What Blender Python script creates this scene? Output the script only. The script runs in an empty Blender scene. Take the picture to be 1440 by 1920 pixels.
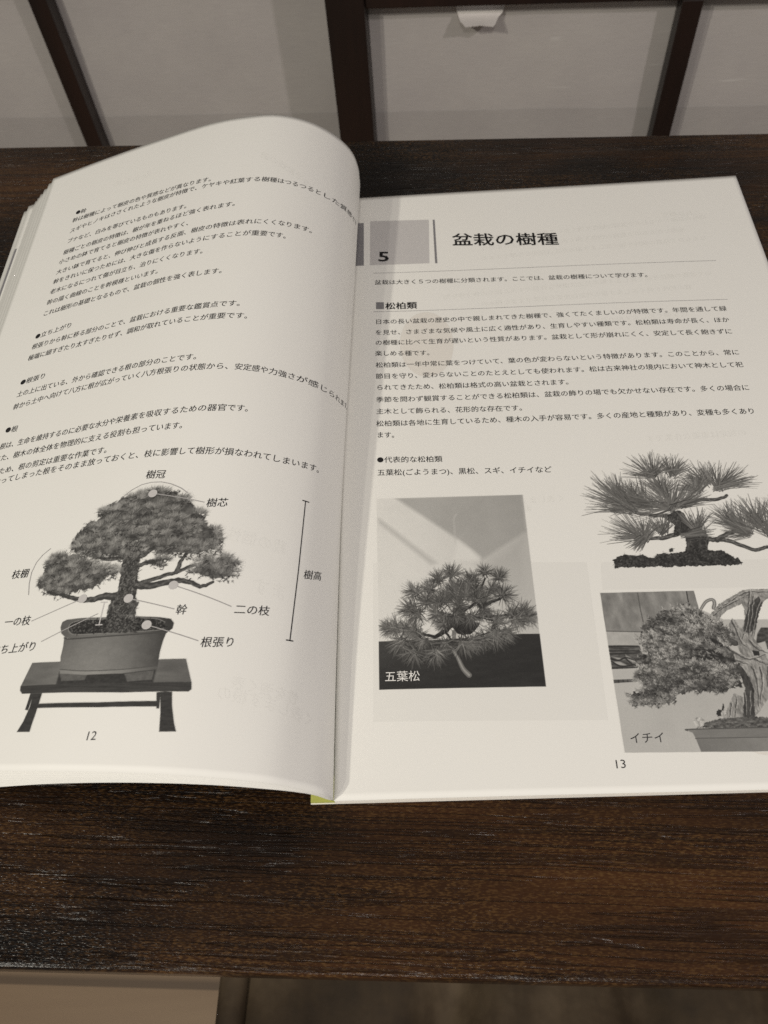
import bpy, bmesh, math, json
import numpy as np
from mathutils import Matrix, Vector

scene = bpy.context.scene
col = scene.collection
TOP = 0.703            # height of the open right-hand page above the floor (metres)

# ---------------------------------------------------------------- camera, world, lamps, exposure
cam_d = bpy.data.cameras.new('camera')
cam_d.sensor_fit = 'VERTICAL'; cam_d.sensor_height = 24.0
cam_d.lens = 24.0 * 1545.0 / 1920.0
cam_d.clip_start = 0.01; cam_d.clip_end = 60
cam_d.dof.use_dof = True; cam_d.dof.focus_distance = 0.305; cam_d.dof.aperture_fstop = 19.31 / 1.45
cam = bpy.data.objects.new('camera', cam_d); col.objects.link(cam)
A_ = [[0.9980897, -0.0428120, -0.0445429], [-0.0129164, -0.8496415, 0.5272024], [-0.0604161, -0.5256200, -0.8485715]]
rot = Matrix([[A_[i][0], -A_[i][1], -A_[i][2]] for i in range(3)]).to_4x4()
cam.matrix_world = Matrix.Translation((0.03193, -0.06071, 0.27177 + TOP)) @ rot
scene.camera = cam

world = bpy.data.worlds.new('World'); scene.world = world; world.use_nodes = True
wb = world.node_tree.nodes['Background']
wb.inputs[0].default_value = (1.0, 0.96, 0.93, 1); wb.inputs[1].default_value = 0.215

def lamp(name, loc, target, watts, size, colour):
    d = bpy.data.lights.new(name, 'AREA'); d.shape = 'DISK'; d.size = size
    d.energy = watts; d.color = colour
    o = bpy.data.objects.new(name, d); col.objects.link(o)
    o.location = loc
    o.rotation_euler = (Vector(target) - Vector(loc)).to_track_quat('-Z', 'Y').to_euler()
    return o
PAGE = (0.0, 0.12, TOP)
lamp('ceiling_or_fill_lamp', (-0.62, -0.46, TOP + 0.80), PAGE, 4.55, 0.036, (1.0, 0.95, 0.84))
lamp('ceiling_or_fill_lamp', (-0.56, -0.62, TOP + 0.84), PAGE, 1.85, 0.036, (1.0, 0.95, 0.84))
lamp('ceiling_or_fill_lamp', (0.86, -0.50, TOP + 0.86), PAGE, 4.7, 0.06, (1.0, 0.915, 0.92))
lamp('ceiling_or_fill_lamp', (0.02, -0.72, TOP + 0.90), PAGE, 2.9, 0.10, (1.0, 0.955, 0.89))  # added fill lamp, brightens the shadow strip beside the spine

scene.view_settings.view_transform = 'Standard'
scene.view_settings.look = 'None'
scene.view_settings.exposure = 0.0
scene.view_settings.gamma = 1.0
scene.view_settings.use_curve_mapping = False
scene.cycles.use_denoising = False
scene.cycles.max_bounces = 8

# ---------------------------------------------------------------- helpers
def W(p):
    """page-space millimetres (right page = z 0, spine foot = origin) to world metres"""
    p = np.asarray(p, float) * 0.001
    p = np.atleast_2d(p).copy(); p[:, 2] += TOP
    return p

def node_mat(name):
    m = bpy.data.materials.new(name); m.use_nodes = True
    nt = m.node_tree
    return m, nt, nt.nodes['Principled BSDF']

def N(nt, kind, **kw):
    n = nt.nodes.new(kind)
    for k, v in kw.items():
        if k in n.inputs: n.inputs[k].default_value = v
        else: setattr(n, k, v)
    return n

def ramp(nt, stops, interp='LINEAR'):
    r = nt.nodes.new('ShaderNodeValToRGB'); cr = r.color_ramp; cr.interpolation = interp
    while len(cr.elements) < len(stops): cr.elements.new(0.5)
    for e, (p, c) in zip(cr.elements, stops):
        e.position = p; e.color = (*c, 1) if len(c) == 3 else c
    return r

def mathn(nt, op, a, b=None, c=None):
    n = nt.nodes.new('ShaderNodeMath'); n.operation = op
    for i, v in enumerate((a, b, c)):
        if v is None: continue
        if isinstance(v, (int, float)): n.inputs[i].default_value = v
        else: nt.links.new(v, n.inputs[i])
    return n.outputs[0]

def mixc(nt, fac, a, b, blend='MIX'):
    n = nt.nodes.new('ShaderNodeMix'); n.data_type = 'RGBA'; n.blend_type = blend
    for sock, v in ((n.inputs[0], fac), (n.inputs[6], a), (n.inputs[7], b)):
        if isinstance(v, (int, float)): sock.default_value = v
        elif isinstance(v, tuple): sock.default_value = (*v, 1)
        else: nt.links.new(v, sock)
    return n.outputs[2]

def coords(nt, scale=(1, 1, 1), rz=0.0):
    tc = nt.nodes.new('ShaderNodeTexCoord'); mp = nt.nodes.new('ShaderNodeMapping')
    mp.inputs['Scale'].default_value = scale; mp.inputs['Rotation'].default_value = (0, 0, rz)
    nt.links.new(tc.outputs['Object'], mp.inputs[0]); return mp.outputs[0]

def noise(nt, vec, scale, detail=3, rough=0.55):
    n = N(nt, 'ShaderNodeTexNoise', Scale=scale, Detail=detail, Roughness=rough)
    nt.links.new(vec, n.inputs['Vector']); return n.outputs['Fac']

def bump(nt, height, strength, dist):
    b = N(nt, 'ShaderNodeBump', Strength=strength, Distance=dist)
    nt.links.new(height, b.inputs['Height']); return b.outputs[0]

def empty(name, loc, rz=0.0, label=None, cat=None, group=None):
    o = bpy.data.objects.new(name, None); col.objects.link(o)
    o.location = loc; o.rotation_euler = (0, 0, rz); o.empty_display_size = 0.05
    bpy.context.view_layer.update()
    tag(o, label, cat, group); return o

def tag(o, label=None, cat=None, group=None, kind=None):
    if label: o['label'] = label
    if cat: o['category'] = cat
    if group: o['group'] = group
    if kind: o['kind'] = kind
    return o

ROOTM = {}
def mesh_obj(name, verts, faces, mat, parent=None, smooth=False, local=False):
    """verts: world metres (or the root's own frame when local=True)"""
    v = np.asarray(verts, float)
    root = parent
    while root is not None and root.parent is not None: root = root.parent
    if root is not None and not local:
        mi = np.array((Matrix.LocRotScale(root.location, root.rotation_euler, None)).inverted())
        v = v @ mi[:3, :3].T + mi[:3, 3]
    me = bpy.data.meshes.new(name)
    f = np.asarray(faces) if not isinstance(faces, list) else None
    if f is not None and f.ndim == 2:
        k = f.shape[1]
        me.vertices.add(len(v)); me.vertices.foreach_set('co', v.astype(np.float32).ravel())
        me.loops.add(f.size); me.loops.foreach_set('vertex_index', f.astype(np.int32).ravel())
        me.polygons.add(len(f))
        me.polygons.foreach_set('loop_start', np.arange(0, f.size, k, dtype=np.int32))
        try: me.polygons.foreach_set('loop_total', np.full(len(f), k, dtype=np.int32))
        except Exception: pass
        me.update(calc_edges=True); me.validate()
    else:
        me.from_pydata([tuple(p) for p in v], [], faces); me.update()
    if smooth: me.polygons.foreach_set('use_smooth', np.ones(len(me.polygons), dtype=bool))
    me.materials.append(mat)
    o = bpy.data.objects.new(name, me); col.objects.link(o)
    if parent is not None: o.parent = parent
    return o

class MB:
    def __init__(self): self.v = []; self.f = []
    def box(self, a, b):
        i = len(self.v); (x0, y0, z0), (x1, y1, z1) = a, b
        self.v += [(x0,y0,z0),(x1,y0,z0),(x1,y1,z0),(x0,y1,z0),(x0,y0,z1),(x1,y0,z1),(x1,y1,z1),(x0,y1,z1)]
        self.f += [[i+k for k in q] for q in ((3,2,1,0),(4,5,6,7),(0,1,5,4),(1,2,6,5),(2,3,7,6),(3,0,4,7))]
    def obj(self, name, mat, parent=None, bevel=0.0, seg=2, local=True, smooth=False):
        o = mesh_obj(name, self.v, self.f, mat, parent, smooth=smooth, local=local)
        if bevel:
            bm = bmesh.new(); bm.from_mesh(o.data)
            bmesh.ops.bevel(bm, geom=list(bm.edges), offset=bevel, segments=seg, profile=0.5, affect='EDGES')
            bm.to_mesh(o.data); bm.free()
        return o

rng = np.random.default_rng(7)

# ---------------------------------------------------------------- materials
PAPER = (0.81, 0.80, 0.752)
def paper_material(name, base, attr=False, ink=(0.011, 0.0105, 0.0105)):
    m, nt, p = node_mat(name)
    v = coords(nt)
    n1 = noise(nt, v, 25, 3); n2 = noise(nt, v, 1400, 2)
    c = mixc(nt, mathn(nt, 'MULTIPLY', n1, 0.25), base, tuple(b * q for b, q in zip(base, (0.95, 0.93, 0.90))))
    c = mixc(nt, mathn(nt, 'MULTIPLY', n2, 0.05), c, tuple(b * 0.85 for b in base))
    if attr:
        at = nt.nodes.new('ShaderNodeAttribute'); at.attribute_name = 'tone'
        c = mixc(nt, at.outputs['Fac'], ink, c)
    nt.links.new(c, p.inputs['Base Color'])
    p.inputs['Roughness'].default_value = 0.55; p.inputs['Specular IOR Level'].default_value = 0.22
    nt.links.new(bump(nt, noise(nt, coords(nt), 900, 3), 0.05, 0.0002), p.inputs['Normal'])
    return m
M_PAPER = paper_material('uncoated_paper', PAPER)
M_PHOTO = paper_material('halftone_print_on_paper', PAPER, attr=True)
M_EDGE = paper_material('cut_paper_edge', (0.74, 0.71, 0.65))

def ink_material(name, colour, rough=0.5):
    m, nt, p = node_mat(name)
    n = noise(nt, coords(nt), 1800, 2)
    nt.links.new(mixc(nt, mathn(nt, 'MULTIPLY', n, 0.5), colour, tuple(min(1, c * 1.5 + .006) for c in colour)), p.inputs['Base Color'])
    p.inputs['Roughness'].default_value = rough; p.inputs['Specular IOR Level'].default_value = 0.3
    return m
M_INK = ink_material('black_ink', (0.030, 0.029, 0.030))
M_INKB = ink_material('bold_black_ink', (0.017, 0.016, 0.017))
M_GREY = ink_material('grey_ink', (0.185, 0.18, 0.185))
M_LGREY = ink_material('pale_grey_ink', (0.47, 0.455, 0.44))
M_MGREY = ink_material('mid_grey_ink', (0.32, 0.31, 0.30))
M_WINK = ink_material('unprinted_white_letter', (0.72, 0.70, 0.65))
M_GHOST = paper_material('show_through_print', tuple(k * .945 for k in PAPER))
M_GHOST2 = paper_material('show_through_text', tuple(k * .95 for k in PAPER))

M_GHOST3 = paper_material('faint_show_through_text', tuple(k * .972 for k in PAPER))

def green_card():
    m, nt, p = node_mat('green_cover_card')
    n = noise(nt, coords(nt), 900, 3)
    nt.links.new(mixc(nt, n, (0.33, 0.36, 0.055), (0.50, 0.50, 0.13)), p.inputs['Base Color'])
    p.inputs['Roughness'].default_value = 0.6; return m
M_GREEN = green_card()

def table_material():
    m, nt, p = node_mat('dark_embossed_wood_laminate')
    # broad smoky patches
    v1 = coords(nt, (5.0, 16.0, 1.0)); n1 = noise(nt, v1, 1.0, 5, 0.6)
    v2 = coords(nt, (7.0, 40.0, 1.0)); n2 = noise(nt, v2, 1.0, 4, 0.6)
    base = ramp(nt, [(0.36, (0.0014, 0.0012, 0.0012)), (0.45, (0.0066, 0.0034, 0.0019)), (0.54, (0.022, 0.0092, 0.0033)), (0.68, (0.050, 0.0195, 0.0060))])
    nt.links.new(mathn(nt, 'ADD', mathn(nt, 'MULTIPLY', n1, 0.75), mathn(nt, 'MULTIPLY', n2, 0.25)), base.inputs[0])
    sm = ramp(nt, [(0.36, (0.22, 0.22, 0.24)), (0.54, (1, 1, 1))]); nt.links.new(noise(nt, coords(nt, (6.5, 17, 1)), 1.0, 3, 0.6), sm.inputs[0])
    dark = mixc(nt, 1.0, base.outputs[0], sm.outputs[0], 'MULTIPLY')
    # short golden flecks along the grain
    v3 = coords(nt, (640.0, 2500.0, 1.0)); n3 = noise(nt, v3, 1.0, 2, 0.6)
    fl = ramp(nt, [(0.50, (0, 0, 0)), (0.62, (1, 1, 1))]); nt.links.new(n3, fl.inputs[0])
    n4 = noise(nt, coords(nt, (9, 34, 1)), 1.0, 4)
    area = ramp(nt, [(0.38, (0.12, 0.12, 0.12)), (0.62, (1, 1, 1))]); nt.links.new(n4, area.inputs[0])
    f = mathn(nt, 'MULTIPLY', mathn(nt, 'MULTIPLY', mathn(nt, 'MULTIPLY', fl.outputs[0], area.outputs[0]), 0.9), sm.outputs[0])
    c = mixc(nt, f, dark, (0.092, 0.047, 0.0155))
    # long wandering pores: contour lines of a stretched noise
    def pores(sx, sy, w, seed):
        n = N(nt, 'ShaderNodeTexNoise', noise_dimensions='4D', W=seed, Scale=1.0, Detail=2.0, Roughness=0.45)
        nt.links.new(coords(nt, (sx, sy, 1.0)), n.inputs['Vector'])
        d = mathn(nt, 'ABSOLUTE', mathn(nt, 'SUBTRACT', n.outputs['Fac'], 0.5))
        r = ramp(nt, [(0.0, (1, 1, 1)), (w * 0.5, (1, 1, 1)), (w, (0, 0, 0))]); nt.links.new(d, r.inputs[0]); return r.outputs[0]
    gap = ramp(nt, [(0.33, (0, 0, 0)), (0.45, (1, 1, 1))]); nt.links.new(noise(nt, coords(nt, (16, 140, 1)), 1.0, 2), gap.inputs[0])
    po = mathn(nt, 'MULTIPLY', mathn(nt, 'MAXIMUM', pores(7.0, 260.0, 0.028, 0.0), pores(9.0, 420.0, 0.024, 5.0)), gap.outputs[0])
    c = mixc(nt, mathn(nt, 'MULTIPLY', po, 0.45), c, (0.0025, 0.002, 0.0018))
    nt.links.new(c, p.inputs['Base Color'])
    # embossing: the pores are pressed in, the rest is finely pebbled
    n6 = noise(nt, coords(nt, (900.0, 2600.0, 1.0)), 1.0, 1, 0.5)
    h = mathn(nt, 'ADD', mathn(nt, 'MULTIPLY', po, -1.0), mathn(nt, 'MULTIPLY', n6, 0.42))
    nt.links.new(bump(nt, h, 1.0, 0.00030), p.inputs['Normal'])
    p.inputs['Roughness'].default_value = 0.27; p.inputs['Specular IOR Level'].default_value = 0.25
    return m
M_TABLE = table_material()

def lacquer():
    m, nt, p = node_mat('dark_lacquered_wood')
    n = noise(nt, coords(nt, (40, 40, 4)), 1.0, 4)
    r = ramp(nt, [(0.3, (0.006, 0.0032, 0.0026)), (0.75, (0.020, 0.0085, 0.0055))]); nt.links.new(n, r.inputs[0])
    nt.links.new(r.outputs[0], p.inputs['Base Color'])
    nt.links.new(bump(nt, noise(nt, coords(nt, (300, 300, 12)), 1.0, 3), 0.2, 0.0005), p.inputs['Normal'])
    p.inputs['Roughness'].default_value = 0.42; return m
M_LACQ = lacquer()

def washi(name, k=1.0):
    m, nt, p = node_mat(name)
    n1 = noise(nt, coords(nt, (11, 1, 15)), 1.0, 5, 0.65); n2 = noise(nt, coords(nt, (90, 1, 500)), 1.0, 3)
    n3 = noise(nt, coords(nt, (16, 1, 190)), 1.0, 2)
    fib = ramp(nt, [(0.69, (0, 0, 0)), (0.75, (1, 1, 1))]); nt.links.new(n3, fib.inputs[0])
    a = (0.58 * k, 0.55 * k, 0.505 * k); b = (0.42 * k, 0.39 * k, 0.38 * k)
    c = mixc(nt, n1, a, b); c = mixc(nt, mathn(nt, 'MULTIPLY', n2, 0.30), c, (0.30 * k, 0.28 * k, 0.26 * k))
    c = mixc(nt, mathn(nt, 'MULTIPLY', fib.outputs[0], 0.55), c, (0.66 * k, 0.64 * k, 0.60 * k))
    nt.links.new(c, p.inputs['Base Color'])
    nt.links.new(bump(nt, n2, 0.15, 0.0006), p.inputs['Normal'])
    p.inputs['Roughness'].default_value = 0.8; return m
M_WASHI = washi('screen_paper'); M_WASHI2 = washi('overlapped_screen_paper', 0.88); M_FLAP = washi('lit_torn_paper', 1.62)  # flap: same screen paper, with the light it catches put into its colour

def suede():
    m, nt, p = node_mat('shade_streaked_suede')
    n1 = noise(nt, coords(nt), 9, 5, 0.62); n2 = noise(nt, coords(nt), 160, 4); n3 = noise(nt, coords(nt, (30, 6, 10)), 1.0, 4)  # mottling, plus dark streaks that paint the shade of the folds
    r = ramp(nt, [(0.36, (0.012, 0.0075, 0.004)), (0.49, (0.046, 0.030, 0.015)), (0.62, (0.115, 0.082, 0.048))])
    nt.links.new(mathn(nt, 'ADD', mathn(nt, 'MULTIPLY', n1, 0.7), mathn(nt, 'MULTIPLY', n3, 0.3)), r.inputs[0])
    c = mixc(nt, mathn(nt, 'MULTIPLY', n2, 0.35), r.outputs[0], (0.03, 0.022, 0.015))
    nt.links.new(c, p.inputs['Base Color'])
    nt.links.new(bump(nt, n2, 0.35, 0.001), p.inputs['Normal'])
    p.inputs['Roughness'].default_value = 0.75; p.inputs['Specular IOR Level'].default_value = 0.25; return m
M_SUEDE = suede()

def floor_mat():
    m, nt, p = node_mat('pale_wood_floor')
    v = coords(nt); sx = nt.nodes.new('ShaderNodeSeparateXYZ'); nt.links.new(v, sx.inputs[0])
    y = mathn(nt, 'ADD', sx.outputs[1], mathn(nt, 'MULTIPLY', sx.outputs[0], 0.04))
    fr = mathn(nt, 'FRACT', mathn(nt, 'MULTIPLY', mathn(nt, 'ADD', y, 10 * 0.18 + 0.0375), 1 / 0.18))
    gap = ramp(nt, [(0.0, (1, 1, 1)), (0.035, (1, 1, 1)), (0.07, (0, 0, 0))]); nt.links.new(fr, gap.inputs[0])
    n1 = noise(nt, coords(nt, (3, 40, 1)), 1.0, 5); n2 = noise(nt, coords(nt), 3.0, 3)
    c = mixc(nt, n1, (0.45, 0.315, 0.19), (0.28, 0.18, 0.105)); c = mixc(nt, mathn(nt, 'MULTIPLY', n2, 0.4), c, (0.28, 0.20, 0.135))
    c = mixc(nt, mathn(nt, 'MULTIPLY', gap.outputs[0], 0.8), c, (0.12, 0.08, 0.05))
    nt.links.new(c, p.inputs['Base Color']); p.inputs['Roughness'].default_value = 0.5; return m
M_FLOOR = floor_mat()

# ---------------------------------------------------------------- the setting: floor
fl = mesh_obj('floor', [(-3, -3, 0), (3, -3, 0), (3, 3, 0), (-3, 3, 0)], [[0, 1, 2, 3]], M_FLOOR)
tag(fl, 'pale tan wooden floor with a dark board joint below the table edge', None, kind='structure')

# ---------------------------------------------------------------- sliding paper screens behind the table
TH = math.atan(-0.08)
def rail_box(mb, u0, u1, v0, v1, z0, z1): mb.box((u0, v0, z0), (u1, v1, z1))
def mmz(z): return z * 0.001 + TOP
def screen(name, label, u0, u1, vf, stile_w, rails, muntins, paper_v, seam_z, dz):
    t = empty(name, (0, 0.560, 0), TH, label, 'paper screen', 'sliding paper screens behind the table')
    zb, zt = 0.03, TOP + 0.62
    for a, b in ((u0, u0 + stile_w), (u1 - stile_w, u1)):
        m = MB(); m.box((a, vf, zb), (b, vf + 0.027, zt)); m.obj('stile', M_LACQ, t, 0.0012)
    for z0, z1 in rails:
        m = MB(); m.box((u0 + stile_w + .0002, vf + 0.003, z0), (u1 - stile_w - .0002, vf + 0.024, z1)); m.obj('rail', M_LACQ, t, 0.001)
    zs = sorted(rails)
    for c in muntins:
        for (a0, a1), (b0, b1) in zip(zs[:-1], zs[1:]):
            m = MB(); m.box((c - .0073, vf + 0.004, a1 + .0002), (c + .0073, vf + paper_v - .002, b0 - .0002)); m.obj('muntin', M_LACQ, t, 0.0008)
    # paper pane: gently slack sheet glued behind the lattice
    nx, nz = 160, 120
    X, Z = np.meshgrid(np.linspace(u0 + stile_w * .5, u1 - stile_w * .5, nx), np.linspace(zs[0][0], zs[-1][0], nz))
    Y = vf + paper_v + 0.0006 * np.sin(X * 23 + 1.3) * np.sin(Z * 31) + 0.0003 * np.sin(X * 71 + Z * 40)
    V = np.stack([X, Y, Z], -1).reshape(-1, 3)
    I = np.arange(nx * nz).reshape(nz, nx)
    F = np.stack([I[:-1, :-1], I[:-1, 1:], I[1:, 1:], I[1:, :-1]], -1).reshape(-1, 4)
    pp = mesh_obj('paper_pane', V, F, M_WASHI, t, True, local=True)
    sel = Z[:, 0] < mmz(seam_z)
    k = int(sel.sum())
    Zs = Z[:k + 1].copy(); Zs[k] = mmz(seam_z)
    Vs = np.stack([X[:k + 1], Y[:k + 1] - 0.0005, Zs], -1).reshape(-1, 3)
    I = np.arange(nx * (k + 1)).reshape(k + 1, nx)
    F = np.stack([I[:-1, :-1], I[:-1, 1:], I[1:, 1:], I[1:, :-1]], -1).reshape(-1, 4)
    mesh_obj('overlapping_paper_strip', Vs, F, M_WASHI2, pp, True, local=True)
    return t, pp
RZ = lambda z: (mmz(z), mmz(z) + 0.034)
sR, ppR = screen('paper_screen', 'right paper screen with dark wide stile and torn paper flap under its rail', -0.0215, 0.86, 0.0, 0.0285,
       [(0.03, 0.09), (mmz(-360), mmz(-345)), (mmz(-42), mmz(-20)), (mmz(260), mmz(275)), (TOP + .57, TOP + .62)],
       [0.0215 + 0.217 + .0 + 0.0 * i if i == 0 else 0.2385 + 0.206 * i for i in range(3)], 0.022, -133, 0)
sL, ppL = screen('paper_screen', 'left paper screen of grey panes set further back behind the dark stile', -0.90, 0.016, 0.030, 0.030,
       [(0.03, 0.09), (mmz(-360), mmz(-345)), (mmz(-36), mmz(-20)), (mmz(260), mmz(275)), (TOP + .57, TOP + .62)],
       [-0.2508, -0.4655, -0.68], 0.022, -152, 0)
# torn flap curling out under the right-hand rail
rows = [(-40, 20.8, 71, 109), (-46, 20.3, 71.5, 108.5), (-51, 19.0, 72.5, 107), (-54.2, 16.6, 73.5, 105.5), (-55.4, 13.4, 74.5, 104.5), (-55.9, 9.6, 76, 103), (-56.0, 5.6, 78, 101.5), (-55.8, 2.4, 79.5, 100)]
V = []; nc = 25
for r, (z, v, a, b) in enumerate(rows):
    for i in range(nc):
        q = i / (nc - 1); j = rng.normal() * .5 if r >= 1 else 0
        jj = (rng.normal() * 0.35 + 0.5 * math.sin(q * 7 + 1)) if r == len(rows) - 1 else 0.2 * math.sin(q * 5 + r * .4)
        V.append(((a + (b - a) * q + (j if i in (0, nc - 1) else 0)) * .001, (v - jj * .6) * .001, mmz(z - jj * .25)))
V2 = [(x, y + .00025, z + .0001) for x, y, z in V]
F = []; n = len(V)
for r in range(len(rows) - 1):
    for i in range(nc - 1):
        q = [r * nc + i, (r + 1) * nc + i, (r + 1) * nc + i + 1, r * nc + i + 1]
        F.append(q); F.append([n + k for k in reversed(q)])
mesh_obj('torn_paper_flap', V + V2, F, M_FLAP, ppR, True, local=True)['label'] = 'torn strip of paper curling forward, coloured paler as if lit'

# ---------------------------------------------------------------- table
TR_ = math.radians(-3.1)
tb = empty('table', (0.0, 0.15, 0.0), TR_, 'dark brown wood grain table under the open book', 'table')
def to_table(x, y):
    c, s = math.cos(-TR_), math.sin(-TR_); y -= 0.15
    return (x * c - y * s, x * s + y * c)
ZT = TOP - 0.003
yf = lambda x: (-0.0492 - 0.0375 * x + 0.02 * min(0, x + .1) ** 1 * 0)
yb = lambda x: (0.3505 - 0.0725 * x)
P4 = [to_table(-0.62, yf(-0.62)), to_table(0.62, yf(0.62)), to_table(0.62, yb(0.62)), to_table(-0.62, yb(-0.62))]
V = [(x, y, ZT - 0.018) for x, y in P4] + [(x, y, ZT) for x, y in P4]
m = MB(); m.v = V; m.f = [[3, 2, 1, 0], [4, 5, 6, 7], [0, 1, 5, 4], [1, 2, 6, 5], [2, 3, 7, 6], [3, 0, 4, 7]]
m.obj('tabletop', M_TABLE, tb, 0.0016, 3)
for sx in (-1, 1):
    for sy, yy in ((0, 0.0), (1, 0.30)):
        cx = sx * 0.56; cy = yy - 0.15
        m = MB(); m.box((cx - .02, cy - .02, 0), (cx + .02, cy + .02, ZT - 0.0182)); m.obj('leg', M_LACQ, tb, 0.002)

# ---------------------------------------------------------------- upholstered seat under the table's front edge
ch = empty('upholstered_chair', (0.13, -0.17, 0), math.radians(-2), 'brown suede chair seat with piped edge tucked under the table front', 'chair')
nx, ny = 90, 90
sx0, sx1, sy0, sy1, zt = -0.222, 0.222, -0.22, 0.22, TOP - 0.280
g = np.linspace(0, 1, nx); X, Y = np.meshgrid(sx0 + (sx1 - sx0) * g, sy0 + (sy1 - sy0) * g)
ex = np.minimum(X - sx0, sx1 - X); ey = np.minimum(Y - sy0, sy1 - Y)
edge = np.minimum(ex, ey)
Z = zt - 0.010 * np.exp(-(edge / 0.010)) - 0.002
def crease(x0, y0, x1, y1, depth, w):
    d = np.array([x1 - x0, y1 - y0]); L = np.hypot(*d); d /= L
    s = (X - x0) * d[0] + (Y - y0) * d[1]; q = (X - x0) * -d[1] + (Y - y0) * d[0]
    return -depth * np.exp(-(q / w) ** 2) * (1 / (1 + np.exp(-(s) / .01))) * (1 / (1 + np.exp((s - L) / .01)))
for a in ((-.075, .18, -.13, .02, .020, .018), (.005, .19, .02, .05, .012, .014), (.07, .19, .16, .06, .024, .022), (-.02, .16, .06, .07, .004, .03), (-.15, .1, -.02, .0, .004, .02), (-.18, .17, -.165, .05, .003, .01)):
    Z += crease(*a)
Z += 0.003 * np.sin(X * 30 + 1) * np.sin(Y * 26 + .5)
top = np.stack([X, Y, Z], -1).reshape(-1, 3); I = np.arange(nx * ny).reshape(ny, nx)
F = np.stack([I[:-1, :-1], I[:-1, 1:], I[1:, 1:], I[1:, :-1]], -1).reshape(-1, 4).tolist()
ring = list(I[0, :]) + list(I[1:, -1]) + list(I[-1, -2::-1]) + list(I[-2:0:-1, 0])
V = [tuple(p) for p in top]; b0 = len(V)
for r in ring: V.append((top[r][0], top[r][1], zt - 0.085))
for k in range(len(ring)):
    k2 = (k + 1) % len(ring); F.append([ring[k], b0 + k, b0 + k2, ring[k2]])
F.append([b0 + k for k in reversed(range(len(ring)))])
mesh_obj('seat_cushion', V, [[int(i) for i in f] for f in F], M_SUEDE, ch, True, local=True)
# piping: a rounded welt round the top edge
path = []
for cx, cy, a0 in ((sx1 - .03, sy1 - .03, 0), (sx0 + .03, sy1 - .03, 90), (sx0 + .03, sy0 + .03, 180), (sx1 - .03, sy0 + .03, 270)):
    for k in range(9):
        a = math.radians(a0 + k * 11.25); path.append((cx + .034 * math.cos(a), cy + .034 * math.sin(a)))
V = []; F = []; nr = 12; n = len(path)
for i, (x, y) in enumerate(path):
    p0 = np.array(path[i - 1]); p1 = np.array(path[(i + 1) % n]); t = p1 - p0; t /= np.linalg.norm(t); nrm = np.array([t[1], -t[0]])
    for k in range(nr):
        a = 2 * math.pi * k / nr; r = .0085
        V.append((x + nrm[0] * r * math.cos(a), y + nrm[1] * r * math.cos(a), zt - .008 + r * math.sin(a)))
for i in range(n):
    for k in range(nr): F.append([i * nr + k, ((i + 1) % n) * nr + k, ((i + 1) % n) * nr + (k + 1) % nr, i * nr + (k + 1) % nr])
mesh_obj('piping', V, F, M_SUEDE, ch, True, local=True)
for x in (-.19, .19):
    for y in (-.19, .19):
        m = MB(); m.box((x - .018, y - .018, 0), (x + .018, y + .018, zt - .0855)); m.obj('leg', M_LACQ, ch, .002)

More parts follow.
